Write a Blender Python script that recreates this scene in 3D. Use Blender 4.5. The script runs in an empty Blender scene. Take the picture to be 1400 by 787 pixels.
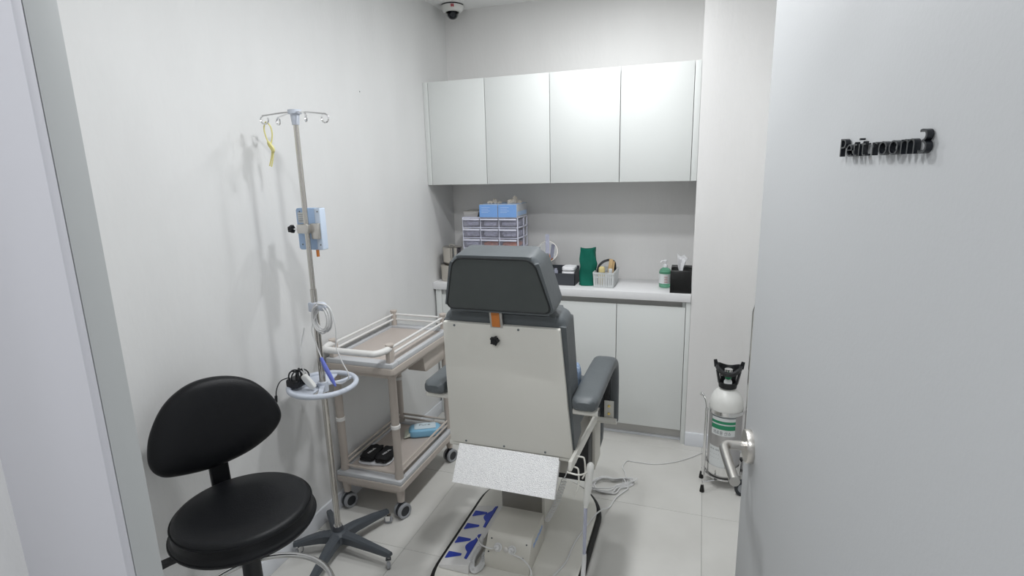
import bpy, bmesh, math, random
from mathutils import Vector, Matrix
random.seed(7)
S = bpy.context.scene
COL = S.collection
PI = math.pi

# ------------------------------------------------------------------ camera
cd = bpy.data.cameras.new('camera'); cam = bpy.data.objects.new('camera', cd); COL.objects.link(cam)
cd.sensor_width = 36.0; cd.lens = 745.604/1400*36; cd.clip_start = 0.02
Rm = Matrix(((0.9457, -0.0468, 0.3217), (0.3241, 0.2100, -0.9224), (-0.0244, 0.9766, 0.2138)))
cam.matrix_world = Matrix.Translation((0, 0, 1.6)) @ Rm.to_4x4()
S.camera = cam

# ------------------------------------------------------------------ world and lights
w = bpy.data.worlds.new('world'); S.world = w; w.use_nodes = True
w.node_tree.nodes['Background'].inputs[0].default_value = (0.92, 0.95, 1.0, 1)
w.node_tree.nodes['Background'].inputs[1].default_value = 0.80

def area(name, loc, sx, sy, power, color=(1, 1, 1)):
    l = bpy.data.lights.new(name, 'AREA'); l.shape = 'DISK'; l.size = sx
    l.energy = power; l.color = color
    o = bpy.data.objects.new(name, l); o.location = loc; COL.objects.link(o); return o
COOL = (0.965, 0.985, 1.0)
LIGHTS = [(-0.52, 1.25, 2.568, 0.14, 9.0), (-0.46, 1.95, 2.568, 0.14, 9.0), (-0.49, 2.65, 2.568, 0.14, 6.0), (-0.45, -0.45, 2.568, 0.30, 12.0)]  # last entry: fill light added in the unseen corridor behind the camera
for i, (x, y, z, d_, p) in enumerate(LIGHTS):
    area('ceiling_lamp', (x, y, z), d_, d_, p, COOL)

S.view_settings.view_transform = 'Standard'; S.view_settings.look = 'None'
S.view_settings.gamma = 1; S.view_settings.exposure = 0.26; S.view_settings.use_curve_mapping = False

# ------------------------------------------------------------------ materials
def mat(name, col, rough=0.5, metal=0.0, bump=0.0, bscale=80.0, var=0.0, vscale=6.0, trans=0.0, alpha=1.0, emit=0.0,
        spec=0.5, coat=0.0, stretch=None, vcol=None, ior=1.45):
    m = bpy.data.materials.new(name); m.use_nodes = True
    nt = m.node_tree; b = nt.nodes['Principled BSDF']
    b.inputs['Base Color'].default_value = (*col, 1); b.inputs['Roughness'].default_value = rough
    b.inputs['Metallic'].default_value = metal; b.inputs['Transmission Weight'].default_value = trans
    b.inputs['Alpha'].default_value = alpha; b.inputs['Specular IOR Level'].default_value = spec
    b.inputs['Coat Weight'].default_value = coat; b.inputs['IOR'].default_value = ior
    if emit:
        b.inputs['Emission Color'].default_value = (*col, 1); b.inputs['Emission Strength'].default_value = emit
    tc = nt.nodes.new('ShaderNodeTexCoord'); mp = nt.nodes.new('ShaderNodeMapping')
    nt.links.new(tc.outputs['Object'], mp.inputs['Vector'])
    if stretch: mp.inputs['Scale'].default_value = stretch
    if var:
        n = nt.nodes.new('ShaderNodeTexNoise'); n.inputs['Scale'].default_value = vscale; n.inputs['Detail'].default_value = 5
        nt.links.new(mp.outputs[0], n.inputs['Vector'])
        r = nt.nodes.new('ShaderNodeMapRange'); r.inputs[1].default_value = 0.3; r.inputs[2].default_value = 0.7
        nt.links.new(n.outputs['Fac'], r.inputs[0])
        mx = nt.nodes.new('ShaderNodeMix'); mx.data_type = 'RGBA'
        c2 = vcol if vcol else tuple(c*(1-var) for c in col)
        mx.inputs[6].default_value = (*c2, 1); mx.inputs[7].default_value = (*col, 1)
        nt.links.new(r.outputs[0], mx.inputs[0]); nt.links.new(mx.outputs[2], b.inputs['Base Color'])
    if bump:
        n2 = nt.nodes.new('ShaderNodeTexNoise'); n2.inputs['Scale'].default_value = bscale; n2.inputs['Detail'].default_value = 4
        nt.links.new(mp.outputs[0], n2.inputs['Vector'])
        bp = nt.nodes.new('ShaderNodeBump'); bp.inputs['Strength'].default_value = bump; bp.inputs['Distance'].default_value = 0.004
        nt.links.new(n2.outputs['Fac'], bp.inputs['Height']); nt.links.new(bp.outputs[0], b.inputs['Normal'])
    return m

M = {}
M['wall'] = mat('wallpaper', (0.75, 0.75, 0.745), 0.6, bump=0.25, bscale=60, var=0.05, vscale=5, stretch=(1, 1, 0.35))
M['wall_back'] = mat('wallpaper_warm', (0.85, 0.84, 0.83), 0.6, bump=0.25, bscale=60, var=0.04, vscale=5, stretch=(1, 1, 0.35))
M['ceiling'] = mat('ceiling_paint', (0.88, 0.88, 0.87), 0.8)
M['white'] = mat('white_laminate', (0.78, 0.80, 0.785), 0.6, var=0.02, vscale=3)
M['counter'] = mat('white_stone', (0.88, 0.88, 0.89), 0.25, var=0.03, vscale=40)
M['plinth'] = mat('plinth_grey', (0.62, 0.61, 0.59), 0.5)
M['base'] = mat('baseboard_white', (0.80, 0.82, 0.86), 0.4)
M['tile'] = mat('floor_tile', (0.68, 0.67, 0.64), 0.33, bump=0.06, bscale=40, var=0.14, vscale=2.6, vcol=(0.58, 0.57, 0.54))
M['grout'] = mat('tile_grout', (0.34, 0.34, 0.33), 0.8)
M['door'] = mat('door_grey', (0.49, 0.50, 0.51), 0.6, bump=0.05, bscale=150)
M['frame'] = mat('door_frame_grey', (0.58, 0.58, 0.62), 0.45)
M['reveal'] = mat('frame_reveal_grey', (0.46, 0.475, 0.475), 0.5)
M['black_plastic'] = mat('black_plastic', (0.012, 0.013, 0.015), 0.4)
M['letter'] = mat('letter_black', (0.012, 0.014, 0.018), 0.25)
M['black_leather'] = mat('black_leather', (0.006, 0.0065, 0.008), 0.40, bump=0.2, bscale=350, spec=0.32)
M['black_tissue'] = mat('black_leatherette', (0.004, 0.004, 0.004), 0.4, bump=0.15, bscale=200)
M['grey_leather'] = mat('grey_leather', (0.105, 0.118, 0.126), 0.45, bump=0.22, bscale=26, var=0.12, vscale=9)
M['grey_back'] = mat('grey_fabric_back', (0.068, 0.076, 0.075), 0.6, bump=0.5, bscale=9, var=0.1, vscale=6)
M['piping'] = mat('piping_black', (0.015, 0.017, 0.018), 0.5)
M['cream'] = mat('cream_enamel', (0.77, 0.755, 0.70), 0.35, var=0.03, vscale=4)
M['cream2'] = mat('cream_steel', (0.66, 0.64, 0.58), 0.4, var=0.06, vscale=8)
M['cream_dark'] = mat('grey_beige_steel', (0.40, 0.385, 0.35), 0.45, var=0.05)
M['switch'] = mat('switch_pale_grey', (0.74, 0.73, 0.72), 0.45)
M['rubber'] = mat('black_rubber', (0.008, 0.008, 0.008), 0.55)
M['trolley'] = mat('beige_plastic', (0.55, 0.49, 0.44), 0.45, var=0.04)
M['trolley_grey'] = mat('pale_grey_plastic', (0.56, 0.57, 0.59), 0.4)
M['trolley_white'] = mat('white_plastic_bar', (0.78, 0.77, 0.75), 0.35)
M['trolley_tray'] = mat('beige_tray', (0.52, 0.46, 0.42), 0.4, var=0.05)
M['chrome'] = mat('chrome', (0.80, 0.80, 0.80), 0.12, 1.0)
M['steel'] = mat('brushed_steel', (0.62, 0.60, 0.57), 0.3, 1.0, bump=0.05, bscale=200)
M['pole'] = mat('pole_steel', (0.60, 0.575, 0.54), 0.22, 1.0)
M['grey_metal'] = mat('slate_grey_metal', (0.075, 0.085, 0.098), 0.42)
M['wheel_grey'] = mat('wheel_grey', (0.33, 0.34, 0.36), 0.5)
M['wheel_dark'] = mat('wheel_dark', (0.03, 0.033, 0.038), 0.5)
M['lilac_plastic'] = mat('pale_blue_plastic', (0.60, 0.64, 0.72), 0.4)
M['mon_blue'] = mat('pump_blue', (0.42, 0.57, 0.80), 0.45)
M['mon_blue2'] = mat('pump_pale', (0.62, 0.71, 0.84), 0.45)
M['cable'] = mat('white_cable', (0.72, 0.72, 0.72), 0.45)
M['cable_grey'] = mat('grey_cable', (0.42, 0.42, 0.42), 0.45)
M['yellow'] = mat('yellow_rubber', (0.90, 0.83, 0.36), 0.45, alpha=0.9)
M['blue'] = mat('royal_blue', (0.020, 0.050, 0.42), 0.45)
M['blue_lilac'] = mat('blue_lilac', (0.16, 0.20, 0.62), 0.4)
M['green'] = mat('green_fabric', (0.0, 0.155, 0.105), 0.8, bump=0.9, bscale=18, var=0.2, vscale=10)
M['charcoal'] = mat('charcoal_plastic', (0.055, 0.06, 0.07), 0.5)
M['basket'] = mat('basket_white', (0.72, 0.74, 0.74), 0.45)
M['cotton'] = mat('cotton_white', (0.86, 0.86, 0.88), 0.9, bump=0.4, bscale=60)
M['wood'] = mat('pale_wood', (0.62, 0.43, 0.22), 0.6)
M['sponge'] = mat('yellow_sponge', (0.74, 0.62, 0.30), 0.8)
M['orange'] = mat('orange_plastic', (0.60, 0.17, 0.03), 0.5, var=0.3, vscale=60)
M['orange_strap'] = mat('orange_strap', (0.62, 0.21, 0.05), 0.4)
M['steel_pot'] = mat('pot_steel', (0.66, 0.62, 0.56), 0.16, 1.0)
M['glove_blue'] = mat('glove_box_blue', (0.22, 0.42, 0.82), 0.5)
M['glove_side'] = mat('glove_box_grey', (0.52, 0.53, 0.55), 0.5)
M['glove_pale'] = mat('glove_box_print', (0.50, 0.66, 0.93), 0.5)
M['latex'] = mat('latex_cream', (0.62, 0.56, 0.48), 0.7, bump=0.5, bscale=60)
M['frame_white'] = mat('drawer_frame_white', (0.74, 0.75, 0.86), 0.4)
M['clear_drawer'] = mat('clear_drawer_plastic', (0.86, 0.86, 0.95), 0.15, trans=0.85, ior=1.15)
M['clear'] = mat('clear_plastic', (0.72, 0.74, 0.88), 0.15, trans=0.6, ior=1.2)
M['contents'] = mat('white_packets', (0.78, 0.78, 0.86), 0.7, var=0.35, vscale=45)
M['contents_o'] = mat('orange_packets', (0.95, 0.24, 0.04), 0.6, var=0.3, vscale=60)
M['soap'] = mat('green_soap', (0.30, 0.72, 0.50), 0.12, trans=0.75, ior=1.33)
M['label'] = mat('label_white', (0.74, 0.76, 0.76), 0.5)
M['label_green'] = mat('label_green', (0.03, 0.26, 0.13), 0.5)
M['ink'] = mat('ink_grey', (0.16, 0.18, 0.19), 0.6)
M['ink_red'] = mat('ink_red', (0.5, 0.02, 0.04), 0.5)
M['cyl_white'] = mat('cylinder_white', (0.80, 0.80, 0.77), 0.3)
M['cyl_alu'] = mat('cylinder_aluminium', (0.52, 0.51, 0.51), 0.38, 0.85)
M['dial_green'] = mat('dial_green', (0.0, 0.16, 0.06), 0.4)
M['brass'] = mat('brass', (0.70, 0.55, 0.2), 0.25, 1.0)
M['gunmetal'] = mat('dark_lens', (0.015, 0.017, 0.022), 0.12)
M['dome_glass'] = mat('dome_clear', (0.75, 0.75, 0.75), 0.05, trans=1.0, ior=1.02)
M['mirror'] = mat('mirror_glass', (0.9, 0.9, 0.92), 0.02, 1.0)
M['wipe_blue'] = mat('wipes_blue', (0.24, 0.50, 0.70), 0.35, bump=0.3, bscale=20)
M['wipe_pale'] = mat('wipes_pale', (0.60, 0.70, 0.76), 0.35)
M['wipe_end'] = mat('wipes_end', (0.66, 0.70, 0.60), 0.4)
M['pouch'] = mat('black_pouch', (0.006, 0.006, 0.007), 0.85, bump=0.6, bscale=60)
M['print'] = mat('white_print', (0.8, 0.8, 0.8), 0.6)
M['towel'] = mat('white_towel', (0.74, 0.75, 0.78), 0.9, bump=0.5, bscale=80)
M['cloth'] = mat('blue_print_cloth', (0.40, 0.50, 0.64), 0.9, bump=0.4, bscale=30, var=0.5, vscale=70, vcol=(0.10, 0.16, 0.30))
M['lamp'] = mat('lamp_diffuser', (1, 1, 1), 0.5, emit=2.0)

def speck():
    m = mat('speckled_sheet', (0.8, 0.8, 0.8), 0.3, 0.25)
    nt = m.node_tree; b = nt.nodes['Principled BSDF']
    tc = nt.nodes.new('ShaderNodeTexCoord'); n = nt.nodes.new('ShaderNodeTexVoronoi'); n.inputs['Scale'].default_value = 420
    nt.links.new(tc.outputs['Object'], n.inputs['Vector'])
    r = nt.nodes.new('ShaderNodeValToRGB'); r.color_ramp.elements[0].color = (0.80, 0.80, 0.81, 1); r.color_ramp.elements[1].color = (0.97, 0.97, 0.97, 1)
    r.color_ramp.elements[0].position = 0.2; r.color_ramp.elements[1].position = 0.7
    nt.links.new(n.outputs['Color'], r.inputs[0]); nt.links.new(r.outputs[0], b.inputs['Base Color'])
    bp = nt.nodes.new('ShaderNodeBump'); bp.inputs['Strength'].default_value = 0.6; bp.inputs['Distance'].default_value = 0.002
    nt.links.new(n.outputs['Distance'], bp.inputs['Height']); nt.links.new(bp.outputs[0], b.inputs['Normal'])
    return m
M['speck'] = speck()

# ------------------------------------------------------------------ mesh helpers
V = Vector
def frame(n):
    n = V(n).normalized(); a = V((0, 0, 1)) if abs(n.z) < 0.9 else V((1, 0, 0))
    u = a.cross(n).normalized(); return u, n.cross(u), n

def box(bm, x0, x1, y0, y1, z0, z1, bev=0.0, mtx=None, seg=2):
    t = bmesh.new(); bmesh.ops.create_cube(t, size=1)
    for v in t.verts: v.co = V((x0+(v.co.x+.5)*(x1-x0), y0+(v.co.y+.5)*(y1-y0), z0+(v.co.z+.5)*(z1-z0)))
    if bev: bmesh.ops.bevel(t, geom=t.edges[:], offset=bev, segments=seg, profile=0.5, affect='EDGES')
    if mtx is not None: bmesh.ops.transform(t, matrix=mtx, verts=t.verts)
    merge(bm, t)

def merge(bm, t):
    me = bpy.data.meshes.new('tmp'); t.to_mesh(me); t.free(); bm.from_mesh(me); bpy.data.meshes.remove(me)

def cyl(bm, p0, p1, r0, r1=None, n=24, cap=True, bev=0.0):
    p0, p1 = V(p0), V(p1); r1 = r0 if r1 is None else r1
    if bev:
        L = (p1-p0).length
        lathe(bm, [(0, 0), (r0-bev, 0), (r0, bev), (r1, L-bev), (r1-bev, L), (0, L)], p0, p1-p0, n); return
    u, v, _ = frame(p1-p0)
    a = []; b = []
    for i in range(n):
        t = 2*PI*i/n; d = u*math.cos(t)+v*math.sin(t)
        a.append(bm.verts.new(p0+d*r0)); b.append(bm.verts.new(p1+d*r1))
    for i in range(n):
        j = (i+1) % n; bm.faces.new((a[i], a[j], b[j], b[i]))
    if cap: bm.faces.new(a[::-1]); bm.faces.new(b)

def lathe(bm, prof, base=(0, 0, 0), axis=(0, 0, 1), n=32, a0=0.0, a1=2*PI):
    base = V(base); u, v, w_ = frame(axis); full = abs(a1-a0-2*PI) < 1e-6
    rings = []
    k = n if full else n+1
    for (r, h) in prof:
        if r < 1e-6: rings.append([bm.verts.new(base+w_*h)])
        else:
            rings.append([bm.verts.new(base+w_*h+(u*math.cos(a0+(a1-a0)*i/n)+v*math.sin(a0+(a1-a0)*i/n))*r) for i in range(k)])
    for A, B in zip(rings, rings[1:]):
        for i in range(n if full else n):
            j = (i+1) % k if full else i+1
            if len(A) == 1 and len(B) == 1: continue
            if len(A) == 1: bm.faces.new((A[0], B[j], B[i]))
            elif len(B) == 1: bm.faces.new((A[i], A[j], B[0]))
            else: bm.faces.new((A[i], A[j], B[j], B[i]))

def smooth_path(pts, n=8, closed=False):
    P = [V(p) for p in pts]; out = []
    m = len(P)
    rng = range(m) if closed else range(m-1)
    for i in rng:
        p0 = P[(i-1) % m] if closed or i > 0 else P[0]; p1 = P[i]; p2 = P[(i+1) % m]
        p3 = P[(i+2) % m] if closed or i+2 < m else P[-1]
        for k in range(n):
            t = k/n
            out.append(0.5*((2*p1)+(-p0+p2)*t+(2*p0-5*p1+4*p2-p3)*t*t+(-p0+3*p1-3*p2+p3)*t**3))
    if not closed: out.append(P[-1])
    return out

def tube(bm, pts, r, n=10, closed=False, rs=None, sect=None):
    """sweep a circle (or the section sect = list of (a,b)) along pts with parallel transport"""
    P = [V(p) for p in pts]; m = len(P)
    T = []
    for i in range(m):
        if closed: t = P[(i+1) % m]-P[(i-1) % m]
        else: t = P[min(i+1, m-1)]-P[max(i-1, 0)]
        T.append(t.normalized() if t.length > 1e-9 else V((0, 0, 1)))
    u = frame(T[0])[0]
    rings = []
    for i in range(m):
        u = (u-T[i]*u.dot(T[i]))
        u = u.normalized() if u.length > 1e-6 else frame(T[i])[0]
        v = T[i].cross(u); rr = rs[i] if rs else r
        if sect: ring = [bm.verts.new(P[i]+u*a*rr+v*b*rr) for a, b in sect]
        else: ring = [bm.verts.new(P[i]+(u*math.cos(2*PI*k/n)+v*math.sin(2*PI*k/n))*rr) for k in range(n)]
        rings.append(ring)
    k = len(rings[0])
    for i in range(m if closed else m-1):
        A = rings[i]; B = rings[(i+1) % m]
        for j in range(k):
            bm.faces.new((A[j], A[(j+1) % k], B[(j+1) % k], B[j]))
    if not closed:
        bm.faces.new(rings[0][::-1]); bm.faces.new(rings[-1])

def prism(bm, outline, org, ux, uy, depth, bev=0.0, seg=3):
    """extrude a 2D outline (counter clockwise) by depth along ux x uy"""
    org, ux, uy = V(org), V(ux).normalized(), V(uy).normalized(); w_ = ux.cross(uy)
    t = bmesh.new()
    a = [t.verts.new(org+ux*p[0]+uy*p[1]) for p in outline]
    b = [t.verts.new(org+ux*p[0]+uy*p[1]+w_*depth) for p in outline]
    n = len(a)
    f0 = t.faces.new(a[::-1]); f1 = t.faces.new(b)
    for i in range(n): t.faces.new((a[i], a[(i+1) % n], b[(i+1) % n], b[i]))
    if bev:
        es = list(f0.edges)+list(f1.edges)
        bmesh.ops.bevel(t, geom=es, offset=bev, segments=seg, profile=0.5, affect='EDGES')
    merge(bm, t)

def roundpoly(pts, r, n=6):
    """round corners of a CCW polygon; r a number or list"""
    out = []; m = len(pts)
    for i in range(m):
        p = V((*pts[i], 0)); a = V((*pts[i-1], 0)); b = V((*pts[(i+1) % m], 0)); rr = r[i] if isinstance(r, (list, tuple)) else r
        da = (a-p).normalized(); db = (b-p).normalized()
        if rr <= 0: out.append((p.x, p.y)); continue
        ang = da.angle(db); d = rr/math.tan(ang/2)
        s = p+da*d; e = p+db*d
        for k in range(n+1):
            t = k/n; q = s*(1-t)**2+p*2*t*(1-t)+e*t*t
            out.append((q.x, q.y))
    return out

def blob(bm, c, s, n=3, jitter=0.0, seed=0, mtx=None):
    t = bmesh.new(); bmesh.ops.create_icosphere(t, subdivisions=n, radius=1)
    rd = random.Random(seed)
    ph = [rd.uniform(0, 6) for _ in range(6)]
    for v in t.verts:
        d = v.co.copy()
        k = 1+jitter*(math.sin(5*d.x+ph[0])*math.sin(4*d.y+ph[1])+0.6*math.sin(9*d.z+ph[2])*math.sin(8*d.x+ph[3])+0.4*math.sin(13*d.y+ph[4]))
        v.co = V((d.x*s[0]*k, d.y*s[1]*k, d.z*s[2]*k))
    if mtx is not None: bmesh.ops.transform(t, matrix=mtx, verts=t.verts)
    bmesh.ops.translate(t, vec=V(c), verts=t.verts)
    merge(bm, t)

def puff(bm, x0, x1, y0, y1, z0, z1, mtx=None, lev=2, amp=0.0, seed=0, bev=None):
    """soft box"""
    t = bmesh.new(); bmesh.ops.create_cube(t, size=1)
    bmesh.ops.subdivide_edges(t, edges=t.edges[:], cuts=8, use_grid_fill=True)
    rd = random.Random(seed); ph = [rd.uniform(0, 6) for _ in range(5)]
    for v in t.verts:
        d = v.co*2; p = 5.0
        L = (abs(d.x)**p+abs(d.y)**p+abs(d.z)**p)**(1/p)
        d = d/L
        k = 1+amp*(math.sin(7*d.x+ph[0])*math.sin(6*d.y+ph[1])+0.5*math.sin(11*d.y+ph[2]+5*d.z))
        v.co = V(((x0+x1)/2+d.x*k*(x1-x0)/2, (y0+y1)/2+d.y*k*(y1-y0)/2, (z0+z1)/2+d.z*k*(z1-z0)/2))
    if mtx is not None: bmesh.ops.transform(t, matrix=mtx, verts=t.verts)
    merge(bm, t)

WORLD = {}
def obj(name, bm, m, parent=None, loc=None, sharp=0.6):
    bmesh.ops.recalc_face_normals(bm, faces=bm.faces[:])
    for f in bm.faces: f.smooth = True
    for e in bm.edges:
        if len(e.link_faces) == 2 and e.calc_face_angle(0) > sharp: e.smooth = False
    if loc is None:
        if parent is not None: loc = WORLD[parent.name]
        elif len(bm.verts):
            c = [v.co for v in bm.verts]
            loc = V(((min(v.x for v in c)+max(v.x for v in c))/2, (min(v.y for v in c)+max(v.y for v in c))/2, min(v.z for v in c)))
        else: loc = V((0, 0, 0))
    loc = V(loc)
    bmesh.ops.translate(bm, vec=-loc, verts=bm.verts)
    me = bpy.data.meshes.new(name); bm.to_mesh(me); bm.free()
    if isinstance(m, str): m = M[m]
    me.materials.append(m)
    o = bpy.data.objects.new(name, me); COL.objects.link(o)
    if parent is not None:
        o.parent = parent; o.location = loc-WORLD[parent.name]
    else: o.location = loc
    WORLD[o.name] = loc
    return o

def thing(name, label, cat, loc, group=None):
    o = bpy.data.objects.new(name, None); COL.objects.link(o); o.location = loc; o.empty_display_size = 0.1
    o['label'] = label; o['category'] = cat
    if group: o['group'] = group
    WORLD[o.name] = V(loc); return o
def tag(o, label, cat, group=None):
    o['label'] = label; o['category'] = cat
    if group: o['group'] = group
    return o
def struct(o): o['kind'] = 'structure'; return o
def B(): return bmesh.new()
def bobj(name, m, parent, *a, **k):
    bm = B(); box(bm, *a, **k); return obj(name, bm, m, parent)
def cobj(name, m, parent, *a, **k):
    bm = B(); cyl(bm, *a, **k); return obj(name, bm, m, parent)
def tobj(name, m, parent, pts, r, sm=6, n=10, closed=False):
    bm = B(); tube(bm, smooth_path(pts, sm, closed) if sm else pts, r, n=n, closed=closed); return obj(name, bm, m, parent)

def textmesh(txt, size, ext, offset=0.0, res=4):
    c = bpy.data.curves.new('text_tmp', 'FONT'); c.body = txt; c.size = size; c.extrude = ext/2; c.resolution_u = res; c.offset = offset
    o = bpy.data.objects.new('text_tmp', c); COL.objects.link(o); bpy.context.view_layer.update()
    me = bpy.data.meshes.new_from_object(o.evaluated_get(bpy.context.evaluated_depsgraph_get()))
    bpy.data.objects.remove(o); bpy.data.curves.remove(c)
    bm = B(); bm.from_mesh(me); bpy.data.meshes.remove(me); return bm
def text_on(name, txt, size, ext, org, ux, uy, m, parent, width=None, center=False):
    bm = textmesh(txt, size, ext)
    if not bm.verts: bm.free(); return None
    xs = [v.co.x for v in bm.verts]; x0, x1 = min(xs), max(xs)
    sx = width/(x1-x0) if width else 1.0
    ux, uy = V(ux).normalized(), V(uy).normalized(); w_ = ux.cross(uy)
    for v in bm.verts:
        a = (v.co.x-x0)*sx - ((x1-x0)*sx/2 if center else 0)
        v.co = V(org)+ux*a+uy*v.co.y+w_*(v.co.z+ext/2)
    return obj(name, bm, m, parent)

# ------------------------------------------------------------------ room shell
LX = -1.608; BY = 3.438; FY = 3.08; PX = -0.03; RX = 0.45; CZ = 2.583; WY = 0.487; WY0 = 0.34
floor = struct(bobj('floor', 'grout', None, -3.2, 2.2, -2.4, 3.6, -0.06, -0.0015))
T = 0.61; G = 0.0009
tm = None
def tile_mesh():
    bm = B(); box(bm, -T/2+G, T/2-G, -T/2+G, T/2-G, -0.02, 0, bev=0.0008, seg=1)
    me = bpy.data.meshes.new('tile'); bm.to_mesh(me); bm.free(); me.materials.append(M['tile']); return me
tm = tile_mesh(); fl = WORLD[floor.name]
M['tile'].node_tree.nodes['Texture Coordinate'].outputs
for i in range(-5, 3):
    for j in range(-7, 2):
        cx = 0.068+T*(i+0.5); cy = 2.407+T*(j+0.5)
        o = bpy.data.objects.new('tile', tm); COL.objects.link(o); o.parent = floor; o.location = V((cx, cy, 0))-fl
        if (i*7+j*3) % 2: o.rotation_euler.z = PI
struct(bobj('ceiling', 'ceiling', None, -3.2, 2.2, -2.4, 3.6, CZ, CZ+0.1))
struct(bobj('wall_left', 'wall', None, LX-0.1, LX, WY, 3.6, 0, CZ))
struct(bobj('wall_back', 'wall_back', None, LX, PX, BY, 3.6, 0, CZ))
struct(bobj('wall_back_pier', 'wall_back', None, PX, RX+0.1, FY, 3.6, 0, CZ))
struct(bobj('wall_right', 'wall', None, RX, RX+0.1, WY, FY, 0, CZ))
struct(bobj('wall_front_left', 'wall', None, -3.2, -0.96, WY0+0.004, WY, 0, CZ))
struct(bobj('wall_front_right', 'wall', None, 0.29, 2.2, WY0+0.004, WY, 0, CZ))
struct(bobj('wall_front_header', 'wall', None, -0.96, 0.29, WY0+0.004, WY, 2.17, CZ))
# door frame: flat casing with a narrow reveal
struct(bobj('trim_1', 'frame', None, -0.975, -0.735, 0.444, 0.456, 0, 2.17, bev=0.002))
struct(bobj('trim_5', 'reveal', None, -0.955, -0.7345, 0.4565, WY+0.007, 0, 2.17, bev=0.002))
bm = B(); box(bm, -1.04, -0.96, WY0-0.012, WY0+0.004, 0, 2.2); struct(obj('trim_4', bm, 'frame'))
struct(bobj('trim_2', 'reveal', None, 0.262, 0.30, WY0-0.01, WY+0.012, 0, 2.17, bev=0.003))
struct(bobj('trim_3', 'frame', None, -0.735, 0.262, WY0-0.01, WY+0.012, 2.12, 2.17, bev=0.003))
struct(bobj('wall_corridor', 'wall', None, -3.2, 2.2, -2.5, -2.4, 0, CZ))
# baseboards
struct(bobj('baseboard_left', 'base', None, LX, LX+0.012, WY+0.02, FY+0.03, 0, 0.082, bev=0.002))
struct(bobj('baseboard_pier', 'base', None, PX, RX, FY-0.012, FY, 0, 0.082, bev=0.002))
struct(bobj('baseboard_right', 'base', None, RX-0.012, RX, WY+0.02, FY-0.012, 0, 0.082, bev=0.002))
# ceiling fittings
for (x, y, z, d_, p), lab in zip(LIGHTS, ('round ceiling downlight nearest the doorway inside the room', 'round ceiling downlight in the middle of the room', 'round ceiling downlight close to the wall cabinets', 'larger round fill light added on the unseen corridor ceiling')):
    t = thing('ceiling_light', lab, 'ceiling light', (x, y, CZ)); q_ = d_/2
    bm = B(); lathe(bm, [(q_+0.002, 0), (q_+0.014, 0), (q_+0.012, 0.004), (q_+0.002, 0.012), (q_+0.002, 0)], (x, y, CZ), (0, 0, -1), 40); obj('frame', bm, 'base', t)
    bm = B(); lathe(bm, [(0, 0.001), (q_, 0.001), (q_, 0.008), (0, 0.008)], (x, y, CZ), (0, 0, -1), 40); obj('diffuser', bm, 'lamp', t)

# ------------------------------------------------------------------ door, handle, sign
DD = V((-0.1197, 0.9928, 0)); DN = V((-0.9928, -0.1197, 0))      # along the door towards its free edge; face normal
DP = V((0.1455, 1.3691, 0.907))
def dpt(t, h, out=0.0): return V((DP.x, DP.y, h))+DD*t+DN*out
bm = B()
pts = [dpt(0.073, 0), dpt(-0.915, 0), dpt(-0.915, 0, -0.04), dpt(0.073, 0, -0.04)]
t_ = bmesh.new(); lo = [t_.verts.new((p.x, p.y, 0.008)) for p in pts]; hi = [t_.verts.new((p.x, p.y, 2.115)) for p in pts]
t_.faces.new(lo); t_.faces.new(hi[::-1])
for i in range(4): t_.faces.new((lo[i], lo[(i+1) % 4], hi[(i+1) % 4], hi[i]))
bmesh.ops.bevel(t_, geom=t_.edges[:], offset=0.0015, segments=2, profile=0.5, affect='EDGES'); merge(bm, t_)
door = struct(obj('door_1', bm, 'door'))
hd = obj('lever_handle', (lambda b: (tube(b, smooth_path([dpt(0.0, 0.907, 0.008), dpt(0.0, 0.907, 0.04), dpt(-0.002, 0.907, 0.056), dpt(-0.014, 0.907, 0.065), dpt(-0.04, 0.907, 0.068), dpt(-0.172, 0.907, 0.068)], 8), 0.0115, n=20), b)[1])(B()), 'steel', door)
bm = B(); lathe(bm, [(0, 0), (0.042, 0), (0.042, 0.013), (0.040, 0.016), (0, 0.016)], dpt(0, 0.907, 0.0), DN, 40); obj('rosette', bm, 'steel', door)
bm = B(); box(bm, 0, 0.022, 0, 0.0015, 0, 0.2)
bmesh.ops.transform(bm, matrix=Matrix.Translation(dpt(0.074, 0.81, -0.009))@Matrix.Rotation(math.atan2(DD.y, DD.x)-PI/2, 4, 'Z'), verts=bm.verts)
obj('lock_plate', bm, 'chrome', door)
# raised letters of the sign
sign = bpy.data.objects.new('room_sign', None); COL.objects.link(sign); sign.parent = door
WORLD[sign.name] = dpt(-0.54, 1.6, 0.0); sign.location = WORLD[sign.name]-WORLD[door.name]; sign['label'] = 'raised black letters on the door'
def tw(s):
    b = textmesh(s, 0.0385, 0.01); x = max(v.co.x for v in b.verts) if b.verts else 0; n_ = min(v.co.x for v in b.verts) if b.verts else 0; b.free(); return n_, x
body = 'Petit room3'; full = tw(body)
k = 0.248/(full[1]-full[0])
for i, ch in enumerate(body):
    if ch == ' ': continue
    adv = tw(body[:i+1])[1]; own = tw(ch)
    xs = adv-own[1]      # left edge offset of this glyph's origin
    bm = textmesh(ch, 0.0385, 0.0065, offset=-0.0006)
    for v in bm.verts:
        a = (v.co.x+xs-full[0])*k
        v.co = dpt(-0.430-a, 1.6045+v.co.y, 0.0048+v.co.z)
    obj('letter', bm, 'letter', sign)

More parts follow.
